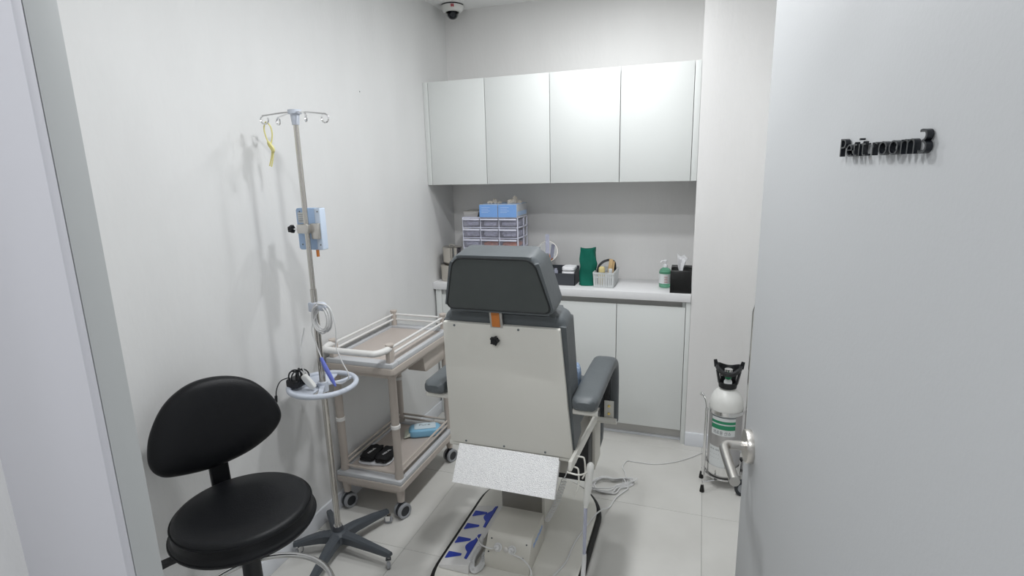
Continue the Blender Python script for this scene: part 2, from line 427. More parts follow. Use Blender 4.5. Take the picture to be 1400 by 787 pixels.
# ------------------------------------------------------------------ cabinets
W0 = [-1.575, -1.213, -0.826, -0.435, -0.062]
for i, (a, b, c, lab) in enumerate(((W0[0], W0[1], W0[2], 'white two-door wall cabinet unit nearer the left wall'), (W0[2], W0[3], W0[4], 'white two-door wall cabinet unit nearer the right pier'))):
    t = thing('wall_cabinet', lab, 'cabinet', ((a+c)/2, FY+0.17, 1.513), 'handleless wall cabinets')
    bm = B(); z0, z1 = 1.516, 2.108; ya, yb = FY+0.02, BY-0.003
    a_, c_ = a+0.001, c-0.001
    box(bm, a_, a_+0.018, ya, yb, z0, z1); box(bm, c_-0.018, c_, ya, yb, z0, z1); box(bm, a_+0.018, c_-0.018, ya, yb, z0, z0+0.018)
    box(bm, a_+0.018, c_-0.018, ya, yb, z1-0.018, z1); box(bm, a_+0.018, c_-0.018, yb-0.006, yb, z0+0.018, z1-0.018)
    obj('body', bm, 'white', t)
    for x0, x1 in ((a, b), (b, c)):
        bobj('door', 'white', t, x0+0.0018, x1-0.0018, FY, FY+0.018, 1.513, 2.111, bev=0.001)
tag(bobj('filler_panel', 'white', None, LX+0.001, W0[0]-0.001, FY, BY-0.003, 1.513, 2.111, bev=0.0008), 'narrow white filler strip between wall cabinets and left wall', 'filler panel')
tag(bobj('filler_panel', 'white', None, W0[4]+0.001, PX-0.001, FY, BY-0.003, 1.513, 2.111, bev=0.0008), 'narrow white filler strip between wall cabinets and right pier', 'filler panel')

L0 = [-1.555, -1.19, -0.822, -0.437, -0.056]
for (a, b, c, lab) in ((L0[0], L0[1], L0[2], 'white two-door base cabinet mostly hidden behind the chair'), (L0[2], L0[3], L0[4], 'white two-door base cabinet right of the treatment chair')):
    t = thing('base_cabinet', lab, 'cabinet', ((a+c)/2, FY+0.17, 0), 'handleless base cabinets')
    bm = B(); z0, z1 = 0.085, 0.855; ya, yb = FY+0.022, BY-0.003; a_, c_ = a+0.001, c-0.001
    box(bm, a_, a_+0.018, ya, yb, z0, z1); box(bm, c_-0.018, c_, ya, yb, z0, z1); box(bm, a_+0.018, c_-0.018, ya, yb, z0, z0+0.018)
    box(bm, a_+0.018, c_-0.018, yb-0.006, yb, z0+0.018, z1)
    obj('body', bm, 'white', t)
    bobj('finger_rail', 'plinth', t, a_+0.018, c_-0.018, ya+0.02, ya+0.036, 0.79, 0.855)
    for x0, x1 in ((a, b), (b, c)):
        bobj('door', 'white', t, x0+0.0018, x1-0.0018, FY, FY+0.018, 0.085, 0.821, bev=0.001)
    bobj('plinth', 'plinth', t, a_, c_, FY+0.055, FY+0.07, 0.0, 0.084)
    bobj('plinth_strip', 'base', t, a_, c_, FY+0.045, FY+0.055, 0.0, 0.012)
tag(bobj('filler_panel', 'white', None, LX+0.013, L0[0]-0.001, FY, BY-0.003, 0.0, 0.855, bev=0.0008), 'white filler strip between base cabinets and left wall', 'filler panel')
tag(bobj('filler_panel', 'white', None, L0[4]+0.001, PX-0.001, FY, BY-0.003, 0.0, 0.855, bev=0.0008), 'white filler strip between base cabinets and right pier', 'filler panel')
tag(bobj('countertop', 'counter', None, LX+0.001, PX-0.001, FY-0.012, BY-0.002, 0.856, 0.901, bev=0.002), 'white countertop in the niche above the base cabinets', 'countertop')
CT = 0.901

# ------------------------------------------------------------------ dome camera on the ceiling
dc = (-1.497, 3.315)
t = thing('security_camera', 'white dome security camera in the ceiling corner', 'camera', (dc[0], dc[1], CZ))
bm = B(); lathe(bm, [(0.0, 0), (0.067, 0), (0.067, 0.008), (0, 0.008)], (dc[0], dc[1], CZ), (0, 0, -1), 40); obj('base_ring', bm, 'black_plastic', t)
bm = B(); lathe(bm, [(0.070, 0.008), (0.068, 0.024), (0.058, 0.038), (0.044, 0.043), (0.040, 0.042), (0.040, 0.010)], (dc[0], dc[1], CZ), (0, 0, -1), 48); obj('housing', bm, 'cyl_white', t)
bm = B(); lathe(bm, [(0.040, 0.03)]+[(0.039*math.cos(a), 0.044+0.039*math.sin(a)) for a in [i*PI/2/8 for i in range(8)]]+[(0, 0.083)], (dc[0], dc[1], CZ), (0, 0, -1), 40); obj('dome', bm, 'dome_glass', t)
bm = B(); blob(bm, (dc[0], dc[1], CZ-0.050), (0.031, 0.031, 0.030)); obj('camera_ball', bm, 'gunmetal', t)
cv = V((1.45, -3.2, -0.95)).normalized()
lens = V((dc[0], dc[1], CZ-0.052))
bm = B(); lathe(bm, [(0, 0.026), (0.014, 0.026), (0.014, 0.033), (0.011, 0.034), (0.010, 0.031), (0, 0.031)], lens, cv, 24); obj('lens', bm, 'charcoal', t)
bm = B(); q = V((dc[0], dc[1], CZ-0.019)); hv = V((cv.x, cv.y, 0)).normalized(); side = V((0, 0, 1)).cross(hv)
for du in (-0.005, 0.005):
    for dz in (-0.004, 0.004):
        c0 = q+hv*0.0695+side*du+V((0, 0, dz))
        mt = Matrix((( side.x, hv.x, 0, c0.x), (side.y, hv.y, 0, c0.y), (0, 0, 1, c0.z), (0, 0, 0, 1)))
        box(bm, -0.004, 0.004, -0.004, 0.004, -0.003, 0.003, mtx=mt)
obj('logo', bm, 'ink_red', t)

# ------------------------------------------------------------------ treatment chair
CX = -0.6185
chair = thing('treatment_chair', 'grey padded powered treatment chair with cream back panel, seen from behind', 'chair', (CX, 1.95, 0))
def stadium(r, n=24, cx=-0.665, y0=1.73, y1=2.19):
    o = []
    for i in range(n+1): a = PI*i/n; o.append((cx+r*math.cos(a), y1+r*math.sin(a)))
    for i in range(n+1): a = PI+PI*i/n; o.append((cx+r*math.cos(a), y0+r*math.sin(a)))
    return o
bm = B(); prism(bm, stadium(0.276), (0, 0, 0), (1, 0, 0), (0, 1, 0), 0.042, bev=0.006); obj('base_plate', bm, 'cream', chair)
bm = B(); tube(bm, [V((x, y, 0.018)) for x, y in stadium(0.284)], 1.0, closed=True, sect=[(0.015*math.cos(a), 0.015*math.sin(a)) for a in [2*PI*i/12 for i in range(12)]])
obj('rubber_rim', bm, 'rubber', chair)
# lifting column
bobj('column', 'cream_dark', chair, -0.808, -0.612, 2.10, 2.33, 0.042, 0.50, bev=0.006)
bm = B(); box(bm, -0.612, -0.598, 2.085, 2.30, 0.042, 0.30, bev=0.002); box(bm, -0.815, -0.598, 2.20, 2.28, 0.28, 0.42, bev=0.003); obj('column_cover', bm, 'cream', chair)
# box of the drive with sockets
side_pts = [(1.975, 0.042), (1.975, 0.170), (1.812, 0.170), (1.800, 0.163), (1.752, 0.092), (1.752, 0.042)]
bm = B(); prism(bm, side_pts[::-1], (-0.757, 0, 0), (0, 1, 0), (0, 0, 1), 0.186, bev=0.003, seg=2); ob = obj('drive_box', bm, 'cream2', chair)
fn = V((0, -0.071, 0.048)).normalized()*1.0
fn = V((0, -(0.163-0.092), 0.048)).normalized()
fd = V((0, 0.048, 0.071)).normalized()
def fp(x, s, o=0.0): return V((x, 1.752, 0.092))+fd*s+fn*o
for x, s in ((-0.737, 0.068), (-0.590, 0.068), (-0.742, 0.018), (-0.598, 0.018)):
    bm = B(); lathe(bm, [(0, 0.0), (0.0032, 0), (0.0032, 0.0012), (0, 0.002)], fp(x, s), fn, 12); obj('screw', bm, 'charcoal', ob)
for x in (-0.705, -0.645):
    bm = B(); lathe(bm, [(0, 0), (0.017, 0), (0.017, 0.004), (0.012, 0.006), (0.012, 0.020), (0.009, 0.023), (0, 0.023)], fp(x, 0.040), fn, 28); obj('plug', bm, 'cable', ob)
bm = B(); lathe(bm, [(0, 0), (0.010, 0), (0.010, 0.003), (0, 0.004)], fp(-0.672, 0.036), fn, 20); obj('socket_ring', bm, 'steel', ob)
tobj('plug_lead', 'cable', chair, [fp(-0.705, 0.04, 0.02), fp(-0.72, 0.035, 0.05), fp(-0.76, 0.04, 0.045), (-0.80, 1.80, 0.12), (-0.835, 1.86, 0.085)], 0.0028)
tobj('plug_lead', 'cable', chair, [fp(-0.645, 0.04, 0.02), fp(-0.625, 0.03, 0.045), fp(-0.585, 0.02, 0.045), (-0.555, 1.73, 0.09), (-0.55, 1.70, 0.047)], 0.0028)
bm = B()
for i in range(9): box(bm, -0.5715, -0.5704, 1.82+i*0.0145, 1.829+i*0.0145, 0.118+(i % 3)*0.002, 0.136-(i % 2)*0.004)
obj('blue_marking', bm, 'glove_blue', ob)

# back plane: v measured up from the bottom edge of the panel, u to the right, d towards the seat
BU = V((0, -0.08, 0.5)).normalized(); BN = V((0, 0.5, 0.08)).normalized(); BO = V((CX, 1.702, 0.603))
def bp(u, v, d=0.0): return BO+V((u, 0, 0))+BU*v+BN*d
PH = 0.497
def plate(outline, d0, depth, bev, name, m, parent, seg=3):
    bm = B(); prism(bm, outline, bp(0, 0, d0), (1, 0, 0), BU, -depth, bev=bev, seg=seg); return obj(name, bm, m, parent)
bo = roundpoly([(-0.2345, 0), (0.2345, 0), (0.2095, PH), (-0.2025, PH)], 0.005, 3)
pan = plate(bo, 0.0, 0.016, 0.002, 'back_panel', 'cream', chair)
for u, v in ((-0.16, PH-0.01), (0.07, PH-0.01), (-0.17, 0.012), (-0.02, 0.012), (0.135, 0.012)):
    bm = B(); lathe(bm, [(0, 0), (0.004, 0), (0.004, 0.0015), (0, 0.002)], bp(u, v), -BN, 12); obj('screw', bm, 'ink', pan)
bm = B(); kc = bp(-0.013, 0.445)
star = [((0.013+0.004*math.cos(5*a))*math.cos(a), (0.013+0.004*math.cos(5*a))*math.sin(a)) for a in [2*PI*i/60 for i in range(60)]]
prism(bm, star, kc-BN*0.018, (1, 0, 0), BU, -0.016, bev=0.003); cyl(bm, kc-BN*0.02, kc, 0.008, n=16); obj('star_knob', bm, 'black_plastic', chair)
# back cushion
cu = roundpoly([(-0.228, 0.01), (0.240, 0.01), (0.226, PH+0.035), (-0.205, PH+0.035)], [0.02, 0.02, 0.045, 0.045], 8)
plate(cu, 0.017, 0.105, 0.022, 'back_cushion', 'grey_leather', chair, 5)
# headrest
hb = [(-0.178, 0.552), (0.188, 0.552), (0.160, 0.722), (-0.148, 0.722)]
hb = [(-0.177, 0.553), (0.205, 0.553), (0.156, 0.746), (-0.134, 0.746)]
hr = plate(roundpoly(hb, [0.022, 0.022, 0.05, 0.05], 8), -0.022, 0.112, 0.02, 'headrest', 'grey_leather', chair, 5)
ins = roundpoly([(hb[0][0]+0.010, hb[0][1]+0.009), (hb[1][0]-0.012, hb[1][1]+0.009), (hb[2][0]-0.013, hb[2][1]-0.010), (hb[3][0]+0.009, hb[3][1]-0.010)], [0.02, 0.02, 0.045, 0.045], 8)
bm = B(); tube(bm, [bp(a, b, -0.0225) for a, b in ins], 0.0028, n=8, closed=True); obj('piping', bm, 'piping', hr)
insb = roundpoly([(hb[0][0]+0.012, hb[0][1]+0.011), (hb[1][0]-0.014, hb[1][1]+0.011), (hb[2][0]-0.015, hb[2][1]-0.012), (hb[3][0]+0.011, hb[3][1]-0.012)], [0.02, 0.02, 0.045, 0.045], 8)
bm = B(); prism(bm, insb, bp(0, 0, -0.021), (1, 0, 0), BU, 0.0025, bev=0.001, seg=1); obj('rear_cover', bm, 'grey_back', hr)
# neck slot with orange band
bm = B(); box(bm, -0.022, 0.022, 0, 0.012, 0, 0.07); 
mt = Matrix.Translation(bp(-0.005, PH-0.008, -0.001)) @ Matrix(((1, 0, 0), (0, BN.y, BU.y), (0, BN.z, BU.z))).to_4x4()
bmesh.ops.transform(bm, matrix=mt, verts=bm.verts); obj('headrest_bracket', bm, 'steel', chair)
bm = B(); box(bm, -0.015, 0.013, -0.003, 0.001, 0.004, 0.066, bev=0.0008); bmesh.ops.transform(bm, matrix=mt, verts=bm.verts); obj('tension_band', bm, 'orange_strap', chair)
bm = B(); box(bm, -0.016, 0.016, 0.06, 0.075, 0.0, 0.12); bmesh.ops.transform(bm, matrix=mt, verts=bm.verts); obj('headrest_post', bm, 'steel', chair)
# speckled splash plate below the panel
A0 = V((0, 1.696, 0.604)); A1 = V((0, 1.618, 0.490)); pd = (A1-A0).normalized(); pn = V((0, pd.z, -pd.y)); pn = pn if pn.y < 0 else -pn
L = (A1-A0).length
mt = Matrix.Translation(A0+V((-0.622, 0, 0))) @ Matrix(((1, 0, 0), (0, pn.y, pd.y), (0, pn.z, pd.z))).to_4x4()
bm = B(); box(bm, -0.192, 0.190, -0.0015, 0.0015, 0, L, bev=0.0006, seg=1); box(bm, -0.1935, 0.190, -0.016, 0.0015, L-0.0005, L+0.0015); box(bm, 0.190, 0.1925, -0.018, 0.0015, 0.01, L)
bmesh.ops.transform(bm, matrix=mt, verts=bm.verts); obj('splash_plate', bm, 'speck', chair)
cobj('lower_crossbar', 'cream', chair, (-0.862, 1.722, 0.592), (-0.376, 1.722, 0.592), 0.0115, n=20)
# seat
bm = B(); puff(bm, -0.845, -0.395, 1.76, 2.26, 0.625, 0.715); obj('seat_cushion', bm, 'grey_leather', chair)
bobj('seat_pan', 'cream_dark', chair, -0.83, -0.41, 1.77, 2.22, 0.50, 0.626, bev=0.004)
for sx in (-1, 1):
    x = CX+sx*0.243
    bm = B(); a = V((x, 1.62, 0.622)) if sx > 0 else V((x, 1.76, 0.610)); b = V((x, 2.26, 0.566)); tt = (b-a).normalized()
    mt = Matrix.Translation(a) @ Matrix(((1, 0, 0), (0, tt.y, -tt.z), (0, tt.z, tt.y))).to_4x4()
    box(bm, -0.006, 0.006, 0, (b-a).length, -0.017, 0.017, bev=0.002); bmesh.ops.transform(bm, matrix=mt, verts=bm.verts)
    obj('side_rail', bm, 'cream', chair)
    # armrest pad: swept over and down at the front
    xc = CX+sx*0.277
    path = [V((xc, 1.675, 0.822)), V((xc, 1.85, 0.824)), V((xc, 2.03, 0.826)), V((xc, 2.115, 0.818)), V((xc, 2.168, 0.783)), V((xc, 2.188, 0.71)), V((xc, 2.19, 0.60)), V((xc, 2.19, 0.525))]
    P = smooth_path(path, 6); bm = B(); k = len(P)
    sec = [(0.046*math.copysign(abs(math.cos(a))**0.5, math.cos(a)), 0.025*math.copysign(abs(math.sin(a))**0.6, math.sin(a))) for a in [2*PI*i/20 for i in range(20)]]
    rs = [0.55 if i == 0 else 0.85 if i == 1 else (0.55 if i == k-1 else 0.88 if i == k-2 else 1.0) for i in range(k)]
    P = [P[0]-V((0, 0.010, 0))]+P[:]; rs = [0.5, 0.85]+[1.0]*(k-2)+[0.8]
    rings = []
    for i, p in enumerate(P):
        tg = (P[min(i+1, k)]-P[max(i-1, 0)]).normalized(); nn = V((1, 0, 0)).cross(tg)
        rings.append([bm.verts.new(p+V((1, 0, 0))*a*rs[i]+nn*b*rs[i]) for a, b in sec])
    for A_, B_ in zip(rings, rings[1:]):
        for j in range(20): bm.faces.new((A_[j], A_[(j+1) % 20], B_[(j+1) % 20], B_[j]))
    bm.faces.new(rings[0]); bm.faces.new(rings[-1][::-1])
    arm = obj('armrest', bm, 'grey_leather', chair)
    bm = B(); x0, x1 = sorted((CX+sx*0.215, CX+sx*0.322))
    cyl(bm, (x0, 1.705, 0.786), (x1, 1.705, 0.786), 0.0125, n=20); ap = obj('arm_tube', bm, 'cream', chair)
    xe = CX+sx*0.3225; cobj('tube_cap', 'black_plastic', ap, (xe-0.0012, 1.705, 0.786), (xe+0.001, 1.705, 0.786), 0.0105, n=20)
    bm = B(); x0, x1 = sorted((CX+sx*0.245, CX+sx*0.325)); cyl(bm, (x0, 2.12, 0.560), (x1, 2.12, 0.560), 0.0125, n=20); obj('arm_tube', bm, 'cream', chair)
    bm = B(); x0, x1 = sorted((CX+sx*0.272, CX+sx*0.312)); box(bm, x0, x1, 2.128, 2.132, 0.56, 0.645, bev=0.001); br = obj('arm_bracket', bm, 'cream', chair)
    bm = B(); box(bm, x0-0.004, x1-0.02, 2.134, 2.165, 0.56, 0.76, bev=0.002); obj('arm_core', bm, 'black_plastic', chair)
    for z in (0.588, 0.622):
        bm = B(); lathe(bm, [(0, 0), (0.006, 0), (0.006, 0.002), (0, 0.003)], ((x0+x1)/2, 2.128, z), (0, -1, 0), 12); obj('bolt', bm, 'brass', br)
# leg rest
bm = B(); puff(bm, -0.855, -0.378, 2.262, 2.345, 0.285, 0.66); obj('legrest_cushion', bm, 'grey_leather', chair)
bobj('legrest_panel', 'cream2', chair, -0.84, -0.383, 2.13, 2.262, 0.315, 0.560, bev=0.004)
bobj('legrest_back', 'black_plastic', chair, -0.83, -0.395, 2.04, 2.129, 0.31, 0.497, bev=0.003)
# hook wires under the rail and hanging hand controller
tobj('wire_hook', 'cream', chair, [(-0.385, 1.70, 0.615), (-0.355, 1.70, 0.618), (-0.343, 1.70, 0.610), (-0.340, 1.70, 0.56), (-0.350, 1.70, 0.535)], 0.003)
tobj('wire_hook', 'cream', chair, [(-0.385, 1.66, 0.600), (-0.362, 1.66, 0.598), (-0.355, 1.66, 0.585), (-0.355, 1.66, 0.53), (-0.366, 1.66, 0.49)], 0.003)
tobj('wire_hook', 'cream', chair, [(-0.385, 1.62, 0.600), (-0.350, 1.62, 0.596), (-0.334, 1.64, 0.590), (-0.330, 1.68, 0.575)], 0.003)
pts = []
a = V((-0.400, 1.74, 0.585)); b = V((-0.545, 1.93, 0.175))
for i in range(0, 26*14+1):
    t_ = i/(26*14); c = a.lerp(b, t_)+V((0, 0, -0.03*math.sin(PI*t_))); an = 2*PI*26*t_
    rr = 0.0105 if t_ > 0.25 else 0.0105*max(0, (t_-0.2)/0.05)
    pts.append(c+V((math.cos(an)*rr, math.sin(an)*rr, 0)))
bm = B(); tube(bm, pts, 0.0018, n=6); obj('coiled_lead', bm, 'cable', chair)

hc = thing('hand_controller', 'white wand hanging at the right side of the treatment chair', 'controller', (-0.33, 1.70, 0.45))
bm = B(); a = V((-0.320, 1.70, 0.600)); b = V((-0.338, 1.70, 0.425))
tube(bm, [a+(b-a)*k for k in (0, 0.04, 0.12, 0.5, 0.85, 1.0)], 1, n=20, rs=[0.006, 0.012, 0.0135, 0.0135, 0.011, 0.007]); obj('wand', bm, 'cyl_white', hc)
tobj('hose', 'clear', hc, [b, (-0.341, 1.70, 0.30), (-0.343, 1.70, 0.20), (-0.347, 1.66, 0.06), (-0.36, 1.58, 0.02), (-0.44, 1.45, 0.052)], 0.0065, n=12)
tobj('hose_sleeve', 'cable', hc, [(-0.3425, 1.70, 0.235), (-0.343, 1.699, 0.20), (-0.3455, 1.675, 0.10), (-0.348, 1.65, 0.05), (-0.355, 1.60, 0.03)], 0.0085, n=12)

# foot switch with blue pads
fs = thing('foot_switch', 'cream foot switch with blue arrow pads lying on the chair base', 'foot switch', (-0.86, 1.89, 0.042))
bm = B(); pr = [(-0.930, 0.043), (-0.802, 0.043), (-0.802, 0.078), (-0.818, 0.080), (-0.930, 0.056)]
prism(bm, [(x, z) for x, z in pr], (0, 2.10, 0), (1, 0, 0), (0, 0, 1), 0.41, bev=0.002, seg=2); obj('housing', bm, 'switch', fs)
su = V((0.112, 0, 0.024)).normalized(); sn = V((-su.z, 0, su.x)); so = V((-0.930, 0.012, 0.056))
def pad(outline, y, parent, name='pad'):
    bm = B(); prism(bm, outline, so+V((0, y, 0))+sn*0.0002, su, (0, 1, 0), 0.0035, bev=0.0008, seg=1); return obj(name, bm, 'blue', parent)
for y in (1.74, 1.835, 1.93, 2.025):
    pad(roundpoly([(0.008, -0.022), (0.074, -0.006), (0.074, 0.005), (0.008, 0.020)], 0.003, 3), y, fs)
for y in (1.795, 2.0):
    ol = [(0.110, -0.082), (0.110, 0.076), (0.097, 0.072)]+[(0.0955-0.026*math.sin(PI*i/10), 0.04-0.08*i/10) for i in range(11)]+[(0.097, -0.078)]
    pad(ol, y, fs, 'rocker_strip')
pts = []
ctrl = smooth_path([(-0.812, 1.86, 0.075), (-0.800, 1.80, 0.085), (-0.803, 1.74, 0.080), (-0.785, 1.70, 0.060), (-0.765, 1.735, 0.056), (-0.776, 1.80, 0.056)], 40)
for i in range(len(ctrl)*6):
    t_ = i/6; c = ctrl[int(t_)].lerp(ctrl[min(int(t_)+1, len(ctrl)-1)], t_-int(t_)); an = 2*PI*i/28
    pts.append(c+V((math.cos(an)*0.010, math.sin(an)*0.003, math.sin(an)*0.010)))
bm = B(); tube(bm, pts, 0.0022, n=6); obj('coiled_lead', bm, 'cable', fs)

# cloth on the seat
bm = B(); puff(bm, -0.475, -0.400, 1.82, 1.95, 0.714, 0.875, amp=0.05, seed=4); tag(obj('folded_cloth', bm, 'cloth'), 'blue patterned cloth tucked inside the right armrest', 'cloth')

# mains cable over the floor with the looped bundle
bm = B()
p = [(-0.53, 1.60, 0.046), (-0.485, 1.76, 0.046), (-0.452, 1.86, 0.046), (-0.440, 2.00, 0.047), (-0.398, 2.18, 0.050), (-0.372, 2.26, 0.040), (-0.350, 2.34, 0.006), (-0.33, 2.43, 0.006), (-0.285, 2.52, 0.006)]
tube(bm, smooth_path(p, 8), 0.0034, n=8)
rd = random.Random(3)
c = V((-0.365, 2.53, 0)); ax = V((0.86, 0.50, 0)); bx = V((-0.50, 0.86, 0))
lp = []
for i in range(5*18+1):
    a = 2*PI*i/18; kk = i/90; ra = 0.115-0.012*math.sin(5*kk); rb = 0.034+0.016*math.sin(3.1*kk+0.6)
    pinch = 0.45+0.55*(0.5-0.5*math.cos(a))
    lp.append(c+ax*(ra*math.cos(a)+0.012*math.sin(7*kk))+bx*(rb*math.sin(a)*(1.5 if math.cos(a) < 0 else 0.8))+V((0, 0, 0.006+0.004*(i//18)+0.002*math.sin(a))))
tube(bm, smooth_path([p[-1]]+lp[2:], 3), 0.0034, n=8)
q = [(-0.30, 2.585, 0.02), (-0.318, 2.66, 0.01), (-0.338, 2.72, 0.006), (-0.325, 2.79, 0.005), (-0.29, 2.795, 0.004), (-0.18, 2.80, 0.004), (-0.08, 2.85, 0.004), (0.00, 2.92, 0.004), (0.06, 2.99, 0.004), (0.12, 3.05, 0.004)]
tube(bm, smooth_path(q, 8), 0.0024, n=8)
obj_c = tag(obj('power_cable', bm, 'cable_grey'), 'grey cable looped in a bundle on the floor right of the chair', 'cable')
obj_c.data.materials[0] = M['cable']
bm = B(); cc = c+ax*0.065; tube(bm, [cc+bx*0.020*math.cos(a)+V((0, 0, 0.014+0.014*math.sin(a))) for a in [2*PI*i/20 for i in range(20)]], 0.003, n=8, closed=True)
obj('cable_tie', bm, 'cable', obj_c)

# ------------------------------------------------------------------ stool
SC = V((-1.242, 1.096, 0)); SD = V((-0.882, 0.471, 0)).normalized(); SL = V((SD.y, -SD.x, 0)); SL = V((0.471, 0.882, 0)).normalized()
stool = thing('stool', 'black leatherette swivel stool with half-moon backrest and round seat', 'stool', (SC.x, SC.y, 0))
bm = B(); lathe(bm, [(0, 0.582), (0.188, 0.582), (0.197, 0.588), (0.199, 0.597), (0.195, 0.604), (0.192, 0.606), (0.190, 0.612), (0.190, 0.634), (0.185, 0.645), (0.172, 0.651), (0.10, 0.653), (0, 0.653)], SC, (0, 0, 1), 72)
st = obj('seat', bm, 'black_leather', stool, sharp=1.2)
bm = B(); tube(bm, [SC+V((0.1905*math.cos(a), 0.1905*math.sin(a), 0.6365)) for a in [2*PI*i/72 for i in range(72)]], 0.0022, n=6, closed=True)
tube(bm, [SC+V((0.1985*math.cos(a), 0.1985*math.sin(a), 0.596)) for a in [2*PI*i/72 for i in range(72)]], 0.0030, n=6, closed=True)
obj('piping', bm, 'black_leather', st)
cobj('seat_plate', 'black_plastic', stool, SC+V((0, 0, 0.560)), SC+V((0, 0, 0.582)), 0.10, n=32)
cobj('piston', 'chrome', stool, SC+V((0, 0, 0.42)), SC+V((0, 0, 0.56)), 0.014, n=24)
cobj('column', 'black_plastic', stool, SC+V((0, 0, 0.10)), SC+V((0, 0, 0.475)), 0.030, 0.026, n=28)
bm = B(); tube(bm, [SC+V((0.225*math.cos(a), 0.225*math.sin(a), 0.30)) for a in [2*PI*i/72 for i in range(72)]], 0.0095, n=12, closed=True); obj('foot_ring', bm, 'chrome', stool)
for i in range(3):
    a = math.radians(20+120*i); d = V((math.cos(a), math.sin(a), 0))
    for o_ in (-0.008, 0.008):
        s_ = V((-d.y, d.x, 0))*o_
        cobj('spoke', 'chrome', stool, SC+d*0.034+s_+V((0, 0, 0.285)), SC+d*0.218+s_+V((0, 0, 0.30)), 0.005, n=10)
cobj('ring_clamp', 'chrome', stool, SC+V((0, 0, 0.26)), SC+V((0, 0, 0.31)), 0.040, n=28)
for i in range(5):
    a = math.radians(10+72*i); d = V((math.cos(a), math.sin(a), 0)); bm = B()
    tube(bm, [SC+V((0, 0, 0.115)), SC+d*0.10+V((0, 0, 0.105)), SC+d*0.25+V((0, 0, 0.075)), SC+d*0.27+V((0, 0, 0.07))], 1, sect=[(-1, -0.7), (1, -0.7), (1, 0.7), (-1, 0.7)], rs=[0.024, 0.022, 0.016, 0.012]); obj('leg', bm, 'chrome', stool)
    cp = SC+d*0.262
    s_ = V((-d.y, d.x, 0)); bm = B()
    for q_ in (-1, 1): cyl(bm, cp+s_*q_*0.006+V((0, 0, 0.024)), cp+s_*q_*0.022+V((0, 0, 0.024)), 0.024, n=20, bev=0.003)
    cyl(bm, cp+V((0, 0, 0.028)), cp+V((0, 0, 0.07)), 0.006, n=10); obj('caster', bm, 'black_plastic', stool)
# backrest
bkc = SC+SD*0.208
outl = [(-0.185, 0.800), (-0.183, 0.755), (-0.160, 0.722), (-0.115, 0.706), (-0.04, 0.694), (0.03, 0.697), (0.10, 0.712), (0.165, 0.745), (0.200, 0.785), (0.203, 0.825), (0.180, 0.880), (0.135, 0.935), (0.075, 0.968), (0.0, 0.980), (-0.065, 0.968), (-0.125, 0.928), (-0.168, 0.862)]
sm_ = smooth_path([(a, b, 0) for a, b in outl], 6, True)
bm = B(); rings = []
cen = V((0.01, 0.82, 0))
prof = [(0.0, -0.030), (0.5, -0.029), (0.82, -0.025), (0.94, -0.017), (0.99, -0.007), (1.0, 0.002), (0.985, 0.012), (0.93, 0.02), (0.6, 0.025), (0.0, 0.026)]
def bkp(u, z, d):
    curve = -0.35*u*u       # hugs the back: ends come forward
    return V((bkc.x, bkc.y, 0))+SL*u+SD*(d+curve+0.10*(z-0.7))+V((0, 0, z))
for s_, d in prof:
    if s_ == 0: rings.append([bm.verts.new(bkp(cen.x, cen.y, d))])
    else: rings.append([bm.verts.new(bkp(cen.x+(p.x-cen.x)*s_, cen.y+(p.y-cen.y)*s_, d)) for p in sm_])
for A_, B_ in zip(rings, rings[1:]):
    n = len(sm_)
    for j in range(n):
        k_ = (j+1) % n
        if len(A_) == 1: bm.faces.new((A_[0], B_[j], B_[k_]))
        elif len(B_) == 1: bm.faces.new((A_[j], B_[0], A_[k_]))
        else: bm.faces.new((A_[j], B_[j], B_[k_], A_[k_]))
obj('backrest', bm, 'black_leather', stool, sharp=1.2)
bm = B(); sp = [SC+SD*0.05+V((0, 0, 0.573)), SC+SD*0.17+V((0, 0, 0.573)), SC+SD*0.212+V((0, 0, 0.585)), SC+SD*0.226+V((0, 0, 0.63)), SC+SD*0.236+V((0, 0, 0.72)), SC+SD*0.250+V((0, 0, 0.80))]
sp = smooth_path(sp, 6); rr = []
for i, p_ in enumerate(sp):
    tg = (sp[min(i+1, len(sp)-1)]-sp[max(i-1, 0)]).normalized(); nn = SL.cross(tg)
    rr.append([bm.verts.new(p_+SL*a+nn*b) for a, b in ((-0.028, -0.008), (-0.024, -0.012), (0.024, -0.012), (0.028, -0.008), (0.028, 0.008), (0.024, 0.012), (-0.024, 0.012), (-0.028, 0.008))])
for A_, B_ in zip(rr, rr[1:]):
    for j in range(8): bm.faces.new((A_[j], A_[(j+1) % 8], B_[(j+1) % 8], B_[j]))
bm.faces.new(rr[0]); bm.faces.new(rr[-1][::-1]); obj('backrest_stem', bm, 'black_leather', stool)
ld = V((-0.55, -0.80, 0)).normalized(); bm = B()
tube(bm, [SC+ld*0.04+V((0, 0, 0.566)), SC+ld*0.20+V((0, 0, 0.555)), SC+ld*0.25+V((0, 0, 0.548))], 1, sect=[(-1, -0.5), (1, -0.5), (1, 0.5), (-1, 0.5)], rs=[0.010, 0.012, 0.014]); obj('height_lever', bm, 'black_plastic', stool)

